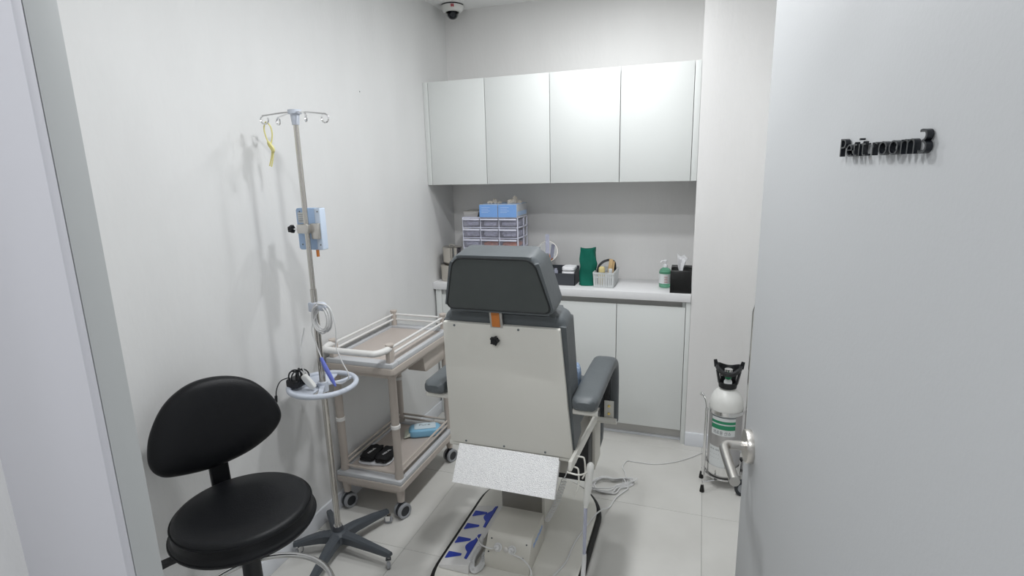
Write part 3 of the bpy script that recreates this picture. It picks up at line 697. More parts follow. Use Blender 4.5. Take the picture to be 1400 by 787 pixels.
# ------------------------------------------------------------------ drip stand
IV = V((-1.418, 1.71, 0))
iv = thing('drip_stand', 'steel drip stand on five dark grey legs beside the trolley', 'drip stand', (IV.x, IV.y, 0))
cobj('pole', 'pole', iv, IV+V((0, 0, 0.10)), IV+V((0, 0, 1.16)), 0.0125, n=28)
cobj('upper_pole', 'pole', iv, IV+V((0, 0, 1.16)), IV+V((0, 0, 1.80)), 0.0095, n=28)
cobj('collar', 'charcoal', iv, IV+V((0, 0, 0.085)), IV+V((0, 0, 0.118)), 0.026, 0.019, n=28)
cobj('collar_ring', 'chrome', iv, IV+V((0, 0, 0.116)), IV+V((0, 0, 0.121)), 0.018, n=28)
bm = B(); lathe(bm, [(0, 0.045), (0.040, 0.045), (0.046, 0.055), (0.044, 0.085), (0.030, 0.098), (0, 0.098)], IV, (0, 0, 1), 32); obj('hub', bm, 'grey_metal', iv)
for i in range(5):
    a = math.radians(-6+72*i); d = V((math.cos(a), math.sin(a), 0)); s_ = V((-d.y, d.x, 0)); R_ = 0.262 if i == 0 else (0.238 if i == 1 else (0.21 if i == 2 else (0.235 if i == 3 else 0.265)))
    R_ = min(R_, 0.152/abs(d.x)) if d.x < -0.5 else R_
    bm = B(); P = [(0.02, 0.092, 0.050, 0.024), (0.08, 0.092, 0.054, 0.021), (0.18, 0.080, 0.052, 0.0165), (R_-0.012, 0.071, 0.050, 0.014), (R_+0.012, 0.066, 0.050, 0.012)]; rr = []
    if R_ < 0.215: P[2] = (0.13, 0.082, 0.052, 0.017)
    for (r_, zt, zb, hw) in P:
        c_ = IV+d*r_
        rr.append([bm.verts.new(c_+s_*hw*0.65+V((0, 0, zt))), bm.verts.new(c_-s_*hw*0.65+V((0, 0, zt))), bm.verts.new(c_-s_*hw+V((0, 0, zt-0.008))), bm.verts.new(c_-s_*hw+V((0, 0, zb))), bm.verts.new(c_+s_*hw+V((0, 0, zb))), bm.verts.new(c_+s_*hw+V((0, 0, zt-0.008)))])
    for A_, B_ in zip(rr, rr[1:]):
        for j in range(6): bm.faces.new((A_[j], A_[(j+1) % 6], B_[(j+1) % 6], B_[j]))
    bm.faces.new(rr[0]); bm.faces.new(rr[-1][::-1]); lg = obj('leg', bm, 'grey_metal', iv)
    cp = IV+d*R_; ca = math.radians((-60, 20, 15, 75, -80)[i]); cdir = V((math.cos(ca), math.sin(ca), 0)); cs = V((-cdir.y, cdir.x, 0)); wc = cp+cdir*0.010
    bm = B(); cyl(bm, wc-cs*0.007+V((0, 0, 0.0195)), wc+cs*0.007+V((0, 0, 0.0195)), 0.0195, n=24, bev=0.003); ws = obj('caster', bm, 'wheel_grey', iv)
    bm = B(); cyl(bm, cp+V((0, 0, 0.040)), cp+V((0, 0, 0.052)), 0.007, n=14)
    for q_ in (-1, 1):
        prism(bm, roundpoly([(-0.010, -0.026), (0.008, -0.026), (0.012, 0.0), (-0.012, 0.0)], 0.003, 3), wc+cs*(q_*0.0085-0.001)+V((0, 0, 0.042)), cdir, (0, 0, 1), -0.002 if False else 0.002)
    box(bm, -0.012, 0.012, -0.0105, 0.0105, 0.040, 0.0425, mtx=Matrix.Translation(wc) @ Matrix.Rotation(ca, 4, 'Z')); obj('caster_fork', bm, 'chrome', ws)
# top hooks
bm = B(); lathe(bm, [(0, 1.775), (0.013, 1.775), (0.0155, 1.80), (0.0165, 1.812), (0.024, 1.814), (0.024, 1.828), (0.0, 1.831)], IV, (0, 0, 1), 28); obj('hook_head', bm, 'lilac_plastic', iv)
for i, (a, L_) in enumerate(((203, 0.108), (165, 0.095), (-32, 0.092), (10, 0.112))):
    d = V((math.cos(math.radians(a)), math.sin(math.radians(a)), 0)); z = 1.820; e = IV+d*L_
    R2 = 0.015; side = V((-d.y, d.x, 0))
    pts = [IV+d*0.02+V((0, 0, z)), IV+d*(L_*0.5)+V((0, 0, z-0.003)), e+V((0, 0, z-0.010))]
    for k_ in range(1, 12):
        an = PI/2-k_*(2*PI*0.82)/11; pts.append(e+V((0, 0, z-0.010-R2))+d*R2*math.cos(an)+V((0, 0, R2*math.sin(an)))+side*0.001*k_)
    bm = B(); tube(bm, smooth_path(pts, 3), 0.0030, n=8); obj('hook', bm, 'chrome', iv)
# storage ring
rc = IV+V((0, 0, 0.765)); bm = B(); tube(bm, [rc+V((0.130*math.cos(a), 0.130*math.sin(a), 0)) for a in [2*PI*i/64 for i in range(64)]], 0.0105, n=14, closed=True); obj('ring_basket', bm, 'lilac_plastic', iv)
for an in (60, 180, 300):
    d = V((math.cos(math.radians(an)), math.sin(math.radians(an)), 0)); bm = B()
    tube(bm, smooth_path([rc+d*0.015+V((0, 0, -0.002)), rc+d*0.08+V((0, 0, -0.008)), rc+d*0.126+V((0, 0, 0))], 5), 1, sect=[(-1, -0.4), (1, -0.4), (1, 0.4), (-1, 0.4)], rs=[0.009]*11); obj('ring_spoke', bm, 'lilac_plastic', iv)
cobj('ring_clamp', 'lilac_plastic', iv, rc+V((0, 0, -0.028)), rc+V((0, 0, 0.012)), 0.021, n=24)
bm = B(); lathe(bm, [(0, -0.012), (0.085, -0.012), (0.118, -0.006), (0.122, 0.0), (0.116, -0.003), (0.085, -0.009), (0, -0.009)], rc+V((-0.0, 0, 0)), (0, 0, 1), 40, 0, 2*PI); 
# keep only the left half as a shallow dish
bmesh.ops.bisect_plane(bm, geom=bm.verts[:]+bm.edges[:]+bm.faces[:], plane_co=rc, plane_no=(1, 0.15, 0), clear_outer=True); obj('ring_dish', bm, 'lilac_plastic', iv)
# cable hook clamp
hk = IV+V((0, 0, 1.088)); bm = B(); box(bm, hk.x-0.022, hk.x+0.018, hk.y-0.016, hk.y+0.016, 1.070, 1.108, bev=0.005)
cyl(bm, hk+V((0.012, -0.01, 0.003)), hk+V((0.062, -0.035, 0.015)), 0.010, 0.013, n=18); blob(bm, hk+V((0.064, -0.036, 0.015)), (0.020, 0.016, 0.018)); obj('cable_hook', bm, 'lilac_plastic', iv)

# infusion device clamped to pole
dv = thing('infusion_device', 'pale blue control box clamped to the drip stand pole', 'medical device', (-1.415, 1.74, 1.31))
bm = B(); prism(bm, roundpoly([(-0.055, 0), (0.055, 0), (0.055, 0.160), (-0.055, 0.160)], 0.007, 4), (-1.426, 1.735, 1.311), (1, 0.0, 0), (0, 0, 1), -0.030, bev=0.003); cs_ = obj('casing', bm, 'mon_blue', dv)
bm = B(); prism(bm, roundpoly([(-0.0, 0), (0.026, 0), (0.026, 0.160), (-0.0, 0.160)], 0.004, 3), (-1.396, 1.733, 1.311), (1, 0.0, 0), (0, 0, 1), -0.034, bev=0.003); obj('side_cover', bm, 'mon_blue2', dv)
for x, z in ((-0.045, 0.147), (0.048, 0.147), (-0.045, 0.020), (0.050, 0.020), (0.03, 0.075), (-0.018, 0.006)):
    bm = B(); lathe(bm, [(0, 0), (0.003, 0), (0.003, 0.001), (0, 0.001)], (-1.424+x*0.9, 1.733 if x > 0.034 else 1.735, 1.311+z), (0, -1, 0), 10); obj('screw', bm, 'ink', cs_)
bm = B(); box(bm, -1.474, -1.439, 1.7338, 1.7350, 1.415, 1.455); box(bm, -1.468, -1.44, 1.7338, 1.735, 1.388, 1.405); obj('label_plate', bm, 'label', cs_)
bm = B()
for i in range(4): box(bm, -1.470, -1.446-0.004*(i % 2), 1.7330, 1.7338, 1.446-i*0.008, 1.4475-i*0.008)
obj('label_print', bm, 'ink', cs_)
bm = B(); box(bm, -1.452, -1.402, 1.694, 1.730, 1.378, 1.412, bev=0.003); box(bm, -1.405, -1.372, 1.715, 1.733, 1.355, 1.415, bev=0.002); obj('clamp', bm, 'steel', dv)
cobj('screw_rod', 'chrome', dv, (-1.452, 1.705, 1.394), (-1.474, 1.702, 1.394), 0.004, n=12)
bm = B(); prism(bm, [((0.013+0.0035*math.cos(5*a))*math.cos(a), (0.013+0.0035*math.cos(5*a))*math.sin(a)) for a in [2*PI*i/60 for i in range(60)]], (-1.474, 1.702, 1.394), (0, 1, 0), (0, 0, 1), -0.016, bev=0.003); obj('star_knob', bm, 'black_plastic', dv)
cobj('orange_nub', 'orange_strap', dv, (-1.398, 1.735, 1.311), (-1.398, 1.735, 1.285), 0.006, n=12)

# tourniquet
bm = B(); q0 = IV+V((-0.100, -0.040, 1.786))
tq = lambda x, z, y=0: (q0.x+x, q0.y+y, q0.z+z)
tube(bm, smooth_path([tq(0, 0.002), tq(-0.010, -0.02), tq(-0.006, -0.05), tq(0.010, -0.078, -0.004), tq(0.018, -0.095, -0.004), tq(0.010, -0.12), tq(-0.004, -0.155)], 6), 1, n=8, rs=None if False else [0.0026]*37)
tube(bm, smooth_path([tq(0, 0.002), tq(0.018, -0.012), tq(0.024, -0.04), tq(0.016, -0.07), tq(0.012, -0.083, -0.006), tq(0.020, -0.1), tq(0.014, -0.13), tq(0.004, -0.158)], 6), 1, n=8, rs=[0.0026]*43)
tube(bm, smooth_path([tq(0.003, -0.078), tq(0.012, -0.070, -0.010), tq(0.028, -0.092, -0.008), tq(0.022, -0.104, -0.002), tq(0.006, -0.088, 0.004)], 6, True), 0.0045, n=8, closed=True)
tag(obj('tourniquet', bm, 'yellow'), 'knotted yellow rubber tourniquet hanging from a hook of the drip stand', 'tourniquet')
# coiled white lead on the cable hook
bm = B(); pts = []; cc = IV+V((0.055, -0.035, 1.050)); rd = random.Random(5)
for i in range(7*20+1):
    a = PI/2+2*PI*i/20; k_ = i//20; r_ = 0.036+0.004*math.sin(k_*2.1)
    pts.append(cc+V((r_*math.cos(a)+0.003*math.sin(k_), -0.004*k_+0.012, (r_*1.50+0.003*math.cos(k_*1.7))*math.sin(a)+0.006)))
tube(bm, pts, 0.0026, n=7)
tube(bm, smooth_path([pts[-1], cc+V((0.048, -0.012, 0.055)), cc+V((0.068, -0.012, -0.01)), cc+V((0.066, -0.012, -0.07)), cc+V((0.060, -0.01, -0.10))], 8), 0.0026, n=7)
tube(bm, smooth_path([cc+V((0.060, -0.01, -0.10)), cc+V((0.082, -0.01, -0.16)), cc+V((0.105, -0.01, -0.205)), cc+V((0.10, -0.01, -0.23)), cc+V((0.06, -0.0, -0.256)), cc+V((0.0, 0.01, -0.258))], 8), 0.0022, n=7)
tube(bm, smooth_path([pts[0], cc+V((-0.040, -0.012, -0.03)), cc+V((-0.026, -0.014, -0.10)), cc+V((-0.008, -0.015, -0.155))], 8), 0.0026, n=7)
cl = tag(obj('coiled_cord', bm, 'cable'), 'white cord coiled over the hook of the drip stand', 'cord')
bm = B(); tube(bm, [cc+V((-0.010, -0.015, -0.150)), cc+V((0.010, -0.018, -0.19)), cc+V((0.034, -0.018, -0.235)), cc+V((0.046, -0.016, -0.262))], 1, n=10, rs=[0.006, 0.009, 0.008, 0.004]); obj('connector', bm, 'blue_lilac', cl)
# black adapter bundle
bm = B(); a0 = rc+V((-0.075, -0.050, 0.0))
puff(bm, a0.x-0.040, a0.x+0.02, a0.y-0.035, a0.y+0.03, 0.768, 0.805)
for k_ in range(7):
    ps = []
    for i in range(13):
        a = 2*PI*i/12; ps.append(V((a0.x+0.002*k_+0.026*math.cos(a)*math.cos(k_*0.6), a0.y-0.004+0.022*math.cos(a)*math.sin(k_*0.6)+0.006*k_-0.02, 0.812+0.028*math.sin(a)+0.004*math.sin(k_*2))))
    tube(bm, smooth_path(ps[:-1], 3, True), 0.0028, n=6, closed=True)
ad = obj('power_adapter', bm, 'black_plastic'); tag(ad, 'black power adapter with bundled lead in the drip stand ring', 'adapter')
bm = B(); tube(bm, smooth_path([(a0.x-0.035, a0.y-0.01, 0.805), (a0.x-0.062, a0.y-0.03, 0.795), (a0.x-0.073, a0.y-0.045, 0.765), (a0.x-0.076, a0.y-0.050, 0.735)], 8), 0.0022, n=7)
tube(bm, [(a0.x-0.076, a0.y-0.050, 0.738), (a0.x-0.077, a0.y-0.052, 0.712)], 0.0055, n=10); obj('jack_plug', bm, 'black_plastic', ad)
bm = B(); mt = Matrix.Translation(rc+V((-0.022, -0.055, 0.030))) @ Matrix.Rotation(math.radians(-28), 4, 'Y') @ Matrix.Rotation(math.radians(15), 4, 'X')
puff(bm, -0.014, 0.014, -0.010, 0.010, -0.035, 0.035, mtx=mt); pb = obj('white_plug', bm, 'cyl_white'); tag(pb, 'white plug leaning on the pole inside the drip stand ring', 'plug')
tobj('lead', 'cable', pb, [rc+V((-0.038, -0.055, 0.062)), rc+V((-0.05, -0.052, 0.11)), rc+V((-0.060, -0.03, 0.17)), rc+V((-0.045, -0.02, 0.24))], 0.0024)

# ------------------------------------------------------------------ trolley
tx0, tx1, ty0, ty1 = -1.600, -1.243, 1.955, 2.555
tr = thing('trolley', 'beige plastic two-tier trolley standing against the left wall', 'trolley', ((tx0+tx1)/2, (ty0+ty1)/2, 0))
px_ = (tx0+0.030, tx1-0.030); py_ = (ty0+0.035, ty1-0.035)
for zt, name in ((0.775, 'top_shelf'), (0.205, 'lower_shelf')):
    bm = B()
    prism(bm, roundpoly([(tx0, ty0), (tx1, ty0), (tx1, ty1), (tx0, ty1)], 0.014, 4), (0, 0, zt-0.052), (1, 0, 0), (0, 1, 0), 0.030, bev=0.004, seg=2)
    prism(bm, roundpoly([(tx0+0.02, ty0+0.02), (tx1-0.02, ty0+0.02), (tx1-0.02, ty1-0.02), (tx0+0.02, ty1-0.02)], 0.012, 4), (0, 0, zt-0.075), (1, 0, 0), (0, 1, 0), 0.024, bev=0.004, seg=2)
    sh = obj(name, bm, 'trolley', tr)
    bm = B(); e = 0.0
    box(bm, tx0+0.004, tx1-0.004, ty0+0.003, ty0+0.055, zt-0.022, zt, bev=0.003); box(bm, tx0+0.004, tx1-0.004, ty1-0.055, ty1-0.003, zt-0.022, zt, bev=0.003)
    box(bm, tx0+0.004, tx0+0.026, ty0+0.055, ty1-0.055, zt-0.022, zt, bev=0.003); box(bm, tx1-0.026, tx1-0.004, ty0+0.055, ty1-0.055, zt-0.022, zt, bev=0.003)
    obj('shelf_rim', bm, 'trolley_grey', sh)
    bobj('tray', 'trolley_tray', sh, tx0+0.026, tx1-0.026, ty0+0.055, ty1-0.055, zt-0.022, zt-0.010)
    for zz in ((zt+0.034, zt+0.062) if zt > 0.5 else (zt+0.020, zt+0.045)):
        for a, b in (((px_[0], py_[0]), (px_[0], py_[1])), ((px_[1], py_[0]), (px_[1], py_[1])), ((px_[0], py_[1]), (px_[1], py_[1])), ((px_[0], py_[0]), (px_[1], py_[0]))):
            if a[1] == b[1] and a[1] == py_[0] and (zt > 0.5 or zz > zt+0.03): continue
            cobj('rail', 'trolley_white' if zt > 0.5 else 'trolley', tr, (*a, zz), (*b, zz), 0.0058, n=12)
for ix, x in enumerate(px_):
    for iy, y in enumerate(py_):
        bm = B()
        lathe(bm, [(0, 0.085), (0.0165, 0.085), (0.020, 0.13), (0.020, 0.205), (0.021, 0.21), (0.017, 0.26), (0.0185, 0.28), (0.0185, 0.70), (0.024, 0.708), (0.024, 0.722), (0, 0.722)], (x, y, 0), (0, 0, 1), 24)
        lathe(bm, [(0, 0.775), (0.015, 0.775), (0.015, 0.848), (0.019, 0.850), (0.019, 0.858), (0.0, 0.861)], (x, y, 0), (0, 0, 1), 20)
        po = obj('post', bm, 'trolley', tr)
        bm = B(); lathe(bm, [(0.0185, 0.455), (0.022, 0.457), (0.022, 0.472), (0.0185, 0.474)], (x, y, 0), (0, 0, 1), 24); obj('post_ring', bm, 'trolley_white', po)
        # twin wheel
        ww = V((x, y, 0)); sw = V((0, -1, 0)) if False else V((1, 0, 0)).normalized()
        sw = V((0.93, -0.36, 0)).normalized(); fw = V((-sw.y, sw.x, 0))
        wc = ww+fw*0.004; bm = B()
        cyl(bm, wc-sw*0.020+V((0, 0, 0.036)), wc+sw*0.020+V((0, 0, 0.036)), 0.034, n=28, bev=0.004); cyl(bm, ww+V((0, 0, 0.06)), ww+V((0, 0, 0.087)), 0.010, n=14); wh = obj('caster', bm, 'wheel_dark', tr)
        bm = B()
        for q_ in (-1, 1): lathe(bm, [(0.024, 0.0), (0.036, 0.0), (0.036, 0.012), (0.034, 0.014), (0.026, 0.014), (0.024, 0.012), (0.024, 0.0)], wc+sw*q_*0.009+V((0, 0, 0.036)), sw*q_, 32)
        obj('tyre', bm, 'wheel_grey', wh)
# push handle
hz = 0.838
bm = B(); tube(bm, smooth_path([(px_[0], ty0+0.035, hz), (px_[0], ty0-0.005, hz), (px_[0]+0.02, ty0-0.047, hz), (px_[0]+0.06, ty0-0.055, hz), (px_[1]-0.06, ty0-0.055, hz), (px_[1]-0.02, ty0-0.047, hz), (px_[1], ty0-0.005, hz), (px_[1], ty0+0.035, hz)], 7), 0.0145, n=18); obj('push_handle', bm, 'trolley_white', tr)
bm = B(); box(bm, px_[0]-0.012, px_[0]+0.012, ty0+0.014, ty0+0.055, 0.775, 0.835, bev=0.004); box(bm, px_[1]-0.012, px_[1]+0.012, ty0+0.014, ty0+0.055, 0.775, 0.835, bev=0.004); obj('handle_bracket', bm, 'trolley', tr)
# bin hooked under the top shelf at the far side
bm = B(); prism(bm, roundpoly([(2.27, 0.70), (2.29, 0.615), (2.52, 0.615), (2.54, 0.70)], [0.0, 0.02, 0.02, 0.0], 5), (tx1-0.125, 0, 0), (0, 1, 0), (0, 0, 1), 0.10, bev=0.003, seg=2); obj('drawer', bm, 'trolley', tr)

# things on the lower shelf
zt = 0.205-0.010
bm = B(); mt = Matrix.Translation((-1.475, 2.125, zt+0.006)) @ Matrix.Rotation(0.15, 4, 'Z')
puff(bm, -0.085, 0.085, -0.065, 0.060, -0.006, 0.008, mtx=mt, amp=0.02); tag(obj('folded_towel', bm, 'towel'), 'white folded cloth under the black pouches on the trolley', 'towel')
for i, (x, y, r_, lab) in enumerate(((-1.508, 2.125, 0.10, 'black fabric pouch with white lettering nearer the wall on the trolley'), (-1.428, 2.135, 0.05, 'black fabric pouch with white lettering nearer the trolley front corner post'))):
    mt = Matrix.Translation((x, y, zt+0.029)) @ Matrix.Rotation(r_, 4, 'Z'); bm = B()
    puff(bm, -0.039, 0.039, -0.068, 0.068, -0.014, 0.014, mtx=mt, amp=0.07, seed=i+2)
    pz_ = tag(obj('fabric_pouch', bm, 'pouch'), lab, 'pouch', 'black pouches on the trolley')
    text_on('lettering', 'NEKAL', 0.017, 0.0006, mt @ V((0.004, -0.034, 0.0158)), mt.to_3x3() @ V((0.2, 1, 0)), mt.to_3x3() @ V((-1, 0.2, 0)), 'print', pz_, width=0.055)
bm = B(); mt = Matrix.Translation((-1.372, 2.430, zt+0.024)) @ Matrix.Rotation(math.radians(28), 4, 'Z')
puff(bm, -0.085, 0.085, -0.048, 0.048, -0.024, 0.022, mtx=mt, amp=0.015, seed=9); wp = tag(obj('wet_wipes_pack', bm, 'wipe_blue'), 'blue and white pack of wet wipes on the lower trolley shelf', 'wipes pack')
bm = B(); prism(bm, roundpoly([(-0.055, -0.032), (0.060, -0.032), (0.060, 0.036), (-0.055, 0.036)], 0.008, 4), mt @ V((0, 0, 0.0215)), mt.to_3x3() @ V((1, 0, 0)), mt.to_3x3() @ V((0, 1, 0)), 0.003, bev=0.001); obj('lid_label', bm, 'wipe_pale', wp)
bm = B(); t_ = bmesh.new(); vs = [t_.verts.new(mt @ V(p)) for p in ((-0.078, -0.040, -0.012), (-0.078, 0.036, -0.012), (-0.078, 0.036, 0.006), (-0.078, -0.04, 0.006), (-0.110, -0.046, -0.016), (-0.110, 0.042, -0.016), (-0.110, 0.042, -0.013), (-0.110, -0.046, -0.013))]
for f_ in ((0, 1, 2, 3), (4, 7, 6, 5), (0, 4, 5, 1), (1, 5, 6, 2), (2, 6, 7, 3), (3, 7, 4, 0)): t_.faces.new([vs[i] for i in f_])
merge(bm, t_); obj('crimped_end', bm, 'wipe_end', wp)
text_on('lid_print', 'Pure', 0.026, 0.0004, mt @ V((-0.03, 0.004, 0.0245)), mt.to_3x3() @ V((1, 0, 0)), mt.to_3x3() @ V((0, 1, 0)), 'ink', wp, width=0.06)

# ------------------------------------------------------------------ oxygen cylinder on its cart
OC = V((0.164, 2.735, 0))
ox = thing('oxygen_cylinder', 'small white-topped aluminium oxygen cylinder with green banded label', 'gas cylinder', (OC.x, OC.y, 0.055))
R_ = 0.078
bm = B(); lathe(bm, [(0, 0.056), (R_-0.008, 0.056), (R_, 0.066), (R_, 0.415)], OC, (0, 0, 1), 48); obj('body', bm, 'cyl_alu', ox)
bm = B(); lathe(bm, [(R_, 0.410), (R_+0.0006, 0.415)]+[(R_*math.cos(a)*1.0+0.0, 0.435+0.085*math.sin(a)) for a in [PI/2*i/10 for i in range(8)]]+[(0.030, 0.518), (0.024, 0.525), (0, 0.525)], OC, (0, 0, 1), 48); obj('shoulder', bm, 'cyl_white', ox)
vdir = math.atan2(-OC.y, -OC.x)
u0, v0, _ = frame((0, 0, 1)); off = 0.0
def oa(a):  # world angle to lathe angle
    return a-math.atan2(u0.y, u0.x)
def band(z0, z1, m, a=0.95, r=0.0008, c=-0.12, name='label'):
    bm = B(); ce = oa(vdir)+c; lathe(bm, [(R_+r, z0), (R_+r, z1)], OC, (0, 0, 1), 24, ce-a, ce+a); return obj(name, bm, m, ox)
lb = band(0.288, 0.400, 'label', 0.75); band(0.352, 0.366, 'label_green', 0.75, 0.0016, name='label_band'); band(0.322, 0.345, 'label_green', 0.75, 0.0016, name='label_band'); band(0.383, 0.388, 'ink', 0.75, 0.0016, name='label_band')
band(0.105, 0.225, 'label', 0.55, c=-0.45)
def curved_text(txt, size, z, a0, m, wid):
    bm = textmesh(txt, size, 0.0004)
    if not bm.verts: return
    xs = [v.co.x for v in bm.verts]; x0 = min(xs); s_ = wid/(max(xs)-x0)
    for v in bm.verts:
        a = vdir+a0+(v.co.x-x0)*s_/R_; r_ = R_+0.0012+v.co.z
        v.co = OC+V((r_*math.cos(a), r_*math.sin(a), z+v.co.y))
    obj('label_lettering', bm, m, ox)
curved_text('의료용 산소', 0.022, 0.296, -0.72, 'ink', 0.085)
for i in range(3): curved_text('- - - - -' if i else '산소 O2', 0.010, 0.205-i*0.022, -0.90, 'ink', 0.05)
# guard collar
bm = B(); lathe(bm, [(0.034, 0.520), (0.042, 0.520), (0.045, 0.548), (0.037, 0.548), (0.034, 0.520)], OC, (0, 0, 1), 32)
for a in (vdir-1.30, vdir+1.30, vdir+2.5, vdir-2.5):
    d = V((math.cos(a), math.sin(a), 0)); s_ = V((-d.y, d.x, 0))
    t2 = bmesh.new(); A = [OC+d*0.036-s_*0.011+V((0, 0, 0.54)), OC+d*0.036+s_*0.011+V((0, 0, 0.54)), OC+d*0.046+s_*0.011+V((0, 0, 0.54)), OC+d*0.046-s_*0.011+V((0, 0, 0.54))]
    Bq = [p+d*0.012+V((0, 0, 0.064)) for p in A]; lo = [t2.verts.new(p) for p in A]; hi = [t2.verts.new(p) for p in Bq]
    t2.faces.new(lo); t2.faces.new(hi[::-1])
    for i in range(4): t2.faces.new((lo[i], lo[(i+1) % 4], hi[(i+1) % 4], hi[i]))
    merge(bm, t2)
pts = [OC+V((0.056*math.cos(a), 0.056*math.sin(a), 0.602+0.025*(1-math.cos(2*(a-vdir)))/2)) for a in [2*PI*i/48 for i in range(48)]]
tube(bm, pts, 1, closed=True, sect=[(-0.006, -0.011), (0.006, -0.011), (0.006, 0.011), (-0.006, 0.011)])
for a in (vdir-PI/2, vdir+PI/2):
    d = V((math.cos(a), math.sin(a), 0)); s_ = V((-d.y, d.x, 0))
    tube(bm, [OC+d*0.056+V((0, 0, 0.62)), OC+d*0.064+V((0, 0, 0.655))], 1, sect=[(-0.004, -0.011), (0.004, -0.011), (0.004, 0.011), (-0.004, 0.011)], rs=[1, 0.7])
obj('valve_guard', bm, 'black_plastic', ox)
bm = B(); lathe(bm, [(0, 0.52), (0.014, 0.52), (0.014, 0.60), (0.018, 0.602), (0.018, 0.612), (0, 0.614)], OC, (0, 0, 1), 24); cyl(bm, OC+V((-0.032, -0.02, 0.588)), OC+V((0.032, -0.012, 0.588)), 0.006, n=14); obj('valve', bm, 'chrome', ox)
vd = V((math.cos(vdir), math.sin(vdir), 0))
bm = B(); cyl(bm, OC+vd*0.010+V((0, 0, 0.584)), OC+vd*0.034+V((0, 0, 0.584)), 0.016, n=24, bev=0.003); obj('regulator_knob', bm, 'dial_green', ox)
bm = B(); lathe(bm, [(0, 0), (0.019, 0), (0.019, 0.012), (0.016, 0.013), (0, 0.012)], OC+vd*0.018+V((0, 0, 0.548)), vd+V((0, 0, 0.6)), 24); obj('pressure_gauge', bm, 'label', ox)
# cart
ct = thing('cylinder_cart', 'chrome two-wheeled cart carrying the oxygen cylinder', 'cart', (OC.x, OC.y, 0))
for z in (0.395, 0.075):
    bm = B(); lathe(bm, [(R_+0.003, z), (R_+0.0065, z), (R_+0.0065, z+(0.018 if z > 0.2 else 0.045)), (R_+0.003, z+(0.018 if z > 0.2 else 0.045)), (R_+0.003, z)], OC, (0, 0, 1), 48); obj('hoop', bm, 'chrome', ct)
cobj('carrier_plate', 'chrome', ct, OC+V((0, 0, 0.048)), OC+V((0, 0, 0.0535)), R_+0.005, n=40)
lf = OC+V((-0.092, -0.035, 0)); rf = V((0.262, 2.75, 0))
cobj('upright', 'chrome', ct, lf+V((0, 0, 0.045)), lf+V((0, 0, 0.41)), 0.0075, n=16)
bm = B(); tube(bm, smooth_path([lf+V((0, 0.0, 0.40)), lf+V((-0.006, 0.01, 0.445)), lf+V((-0.024, 0.03, 0.475)), lf+V((-0.030, 0.045, 0.460)), lf+V((-0.018, 0.05, 0.455))], 6), 0.0045, n=12); obj('side_loop', bm, 'chrome', ct)
bm = B(); tube(bm, [V((0.262, 2.75, 0.04)), V((0.2615, 2.745, 0.40)), V((0.2545, 2.69, 0.72)), V((0.2505, 2.655, 0.93)), V((0.256, 2.645, 0.962)), V((0.275, 2.64, 0.975)), V((0.36, 2.64, 0.975))], 0.0075, n=14); obj('push_handle', bm, 'chrome', ct)
for i, (fx, fy) in enumerate(((0.064, 2.742), (0.068, 2.612))):
    bm = B(); z = 0.050; tube(bm, smooth_path([V((fx, fy, 0.030)), V((fx, fy, 0.050)), V((fx+0.012, fy+0.002, 0.056)), V((OC.x, OC.y-0.055 if i else OC.y+0.02, 0.046))], 6), 0.0042, n=10); ft = obj('foot_rod', bm, 'chrome', ct)
    bm = B(); lathe(bm, [(0, 0), (0.0115, 0), (0.011, 0.008), (0.0075, 0.034), (0.006, 0.038), (0, 0.038)], (fx, fy, 0), (0, 0, 1), 20); obj('rubber_foot', bm, 'rubber', ft)
cobj('axle', 'chrome', ct, OC+V((0.094, -0.10, 0.041)), OC+V((0.094, 0.10, 0.041)), 0.005, n=12)
for yy in (-0.115, 0.105):
    bm = B(); wc = OC+V((0.094, yy, 0.041)); lathe(bm, [(0.026, 0.0), (0.041, 0), (0.041, 0.022), (0.026, 0.022), (0.026, 0)], wc, (0.85, 0.0, 0) if False else (0, 1, 0), 32)
    whl = obj('wheel', bm, 'wheel_dark', ct); bm = B(); lathe(bm, [(0, 0.004), (0.026, 0.003), (0.026, 0.019), (0, 0.018)], wc, (0, 1, 0), 28); obj('rim', bm, 'wheel_grey', whl)

# ------------------------------------------------------------------ things on the counter
def canister(x, y, z, r, h, lab):
    t = thing('steel_canister', lab, 'canister', (x, y, z), 'steel canisters on the counter')
    bm = B(); lathe(bm, [(0, 0), (r-0.004, 0), (r, 0.004), (r, h*0.86), (0, h*0.86)], (x, y, z), (0, 0, 1), 40); obj('body', bm, 'steel_pot', t)
    bm = B(); lathe(bm, [(0, h*0.86), (r+0.002, h*0.86), (r+0.002, h*0.97), (r-0.004, h), (0, h)], (x, y, z), (0, 0, 1), 40); ld_ = obj('lid', bm, 'steel_pot', t)
    bm = B(); tube(bm, smooth_path([(x-0.018, y, z+h-0.001), (x-0.014, y, z+h+0.010), (x+0.014, y, z+h+0.010), (x+0.018, y, z+h-0.001)], 5), 0.0025, n=8); obj('lid_handle', bm, 'steel_pot', ld_)
canister(-1.520, 3.165, CT, 0.064, 0.108, 'wide round steel canister standing on the counter by the left wall')
canister(-1.505, 3.165, CT+0.1205, 0.060, 0.100, 'round steel canister stacked on top of the wider one')

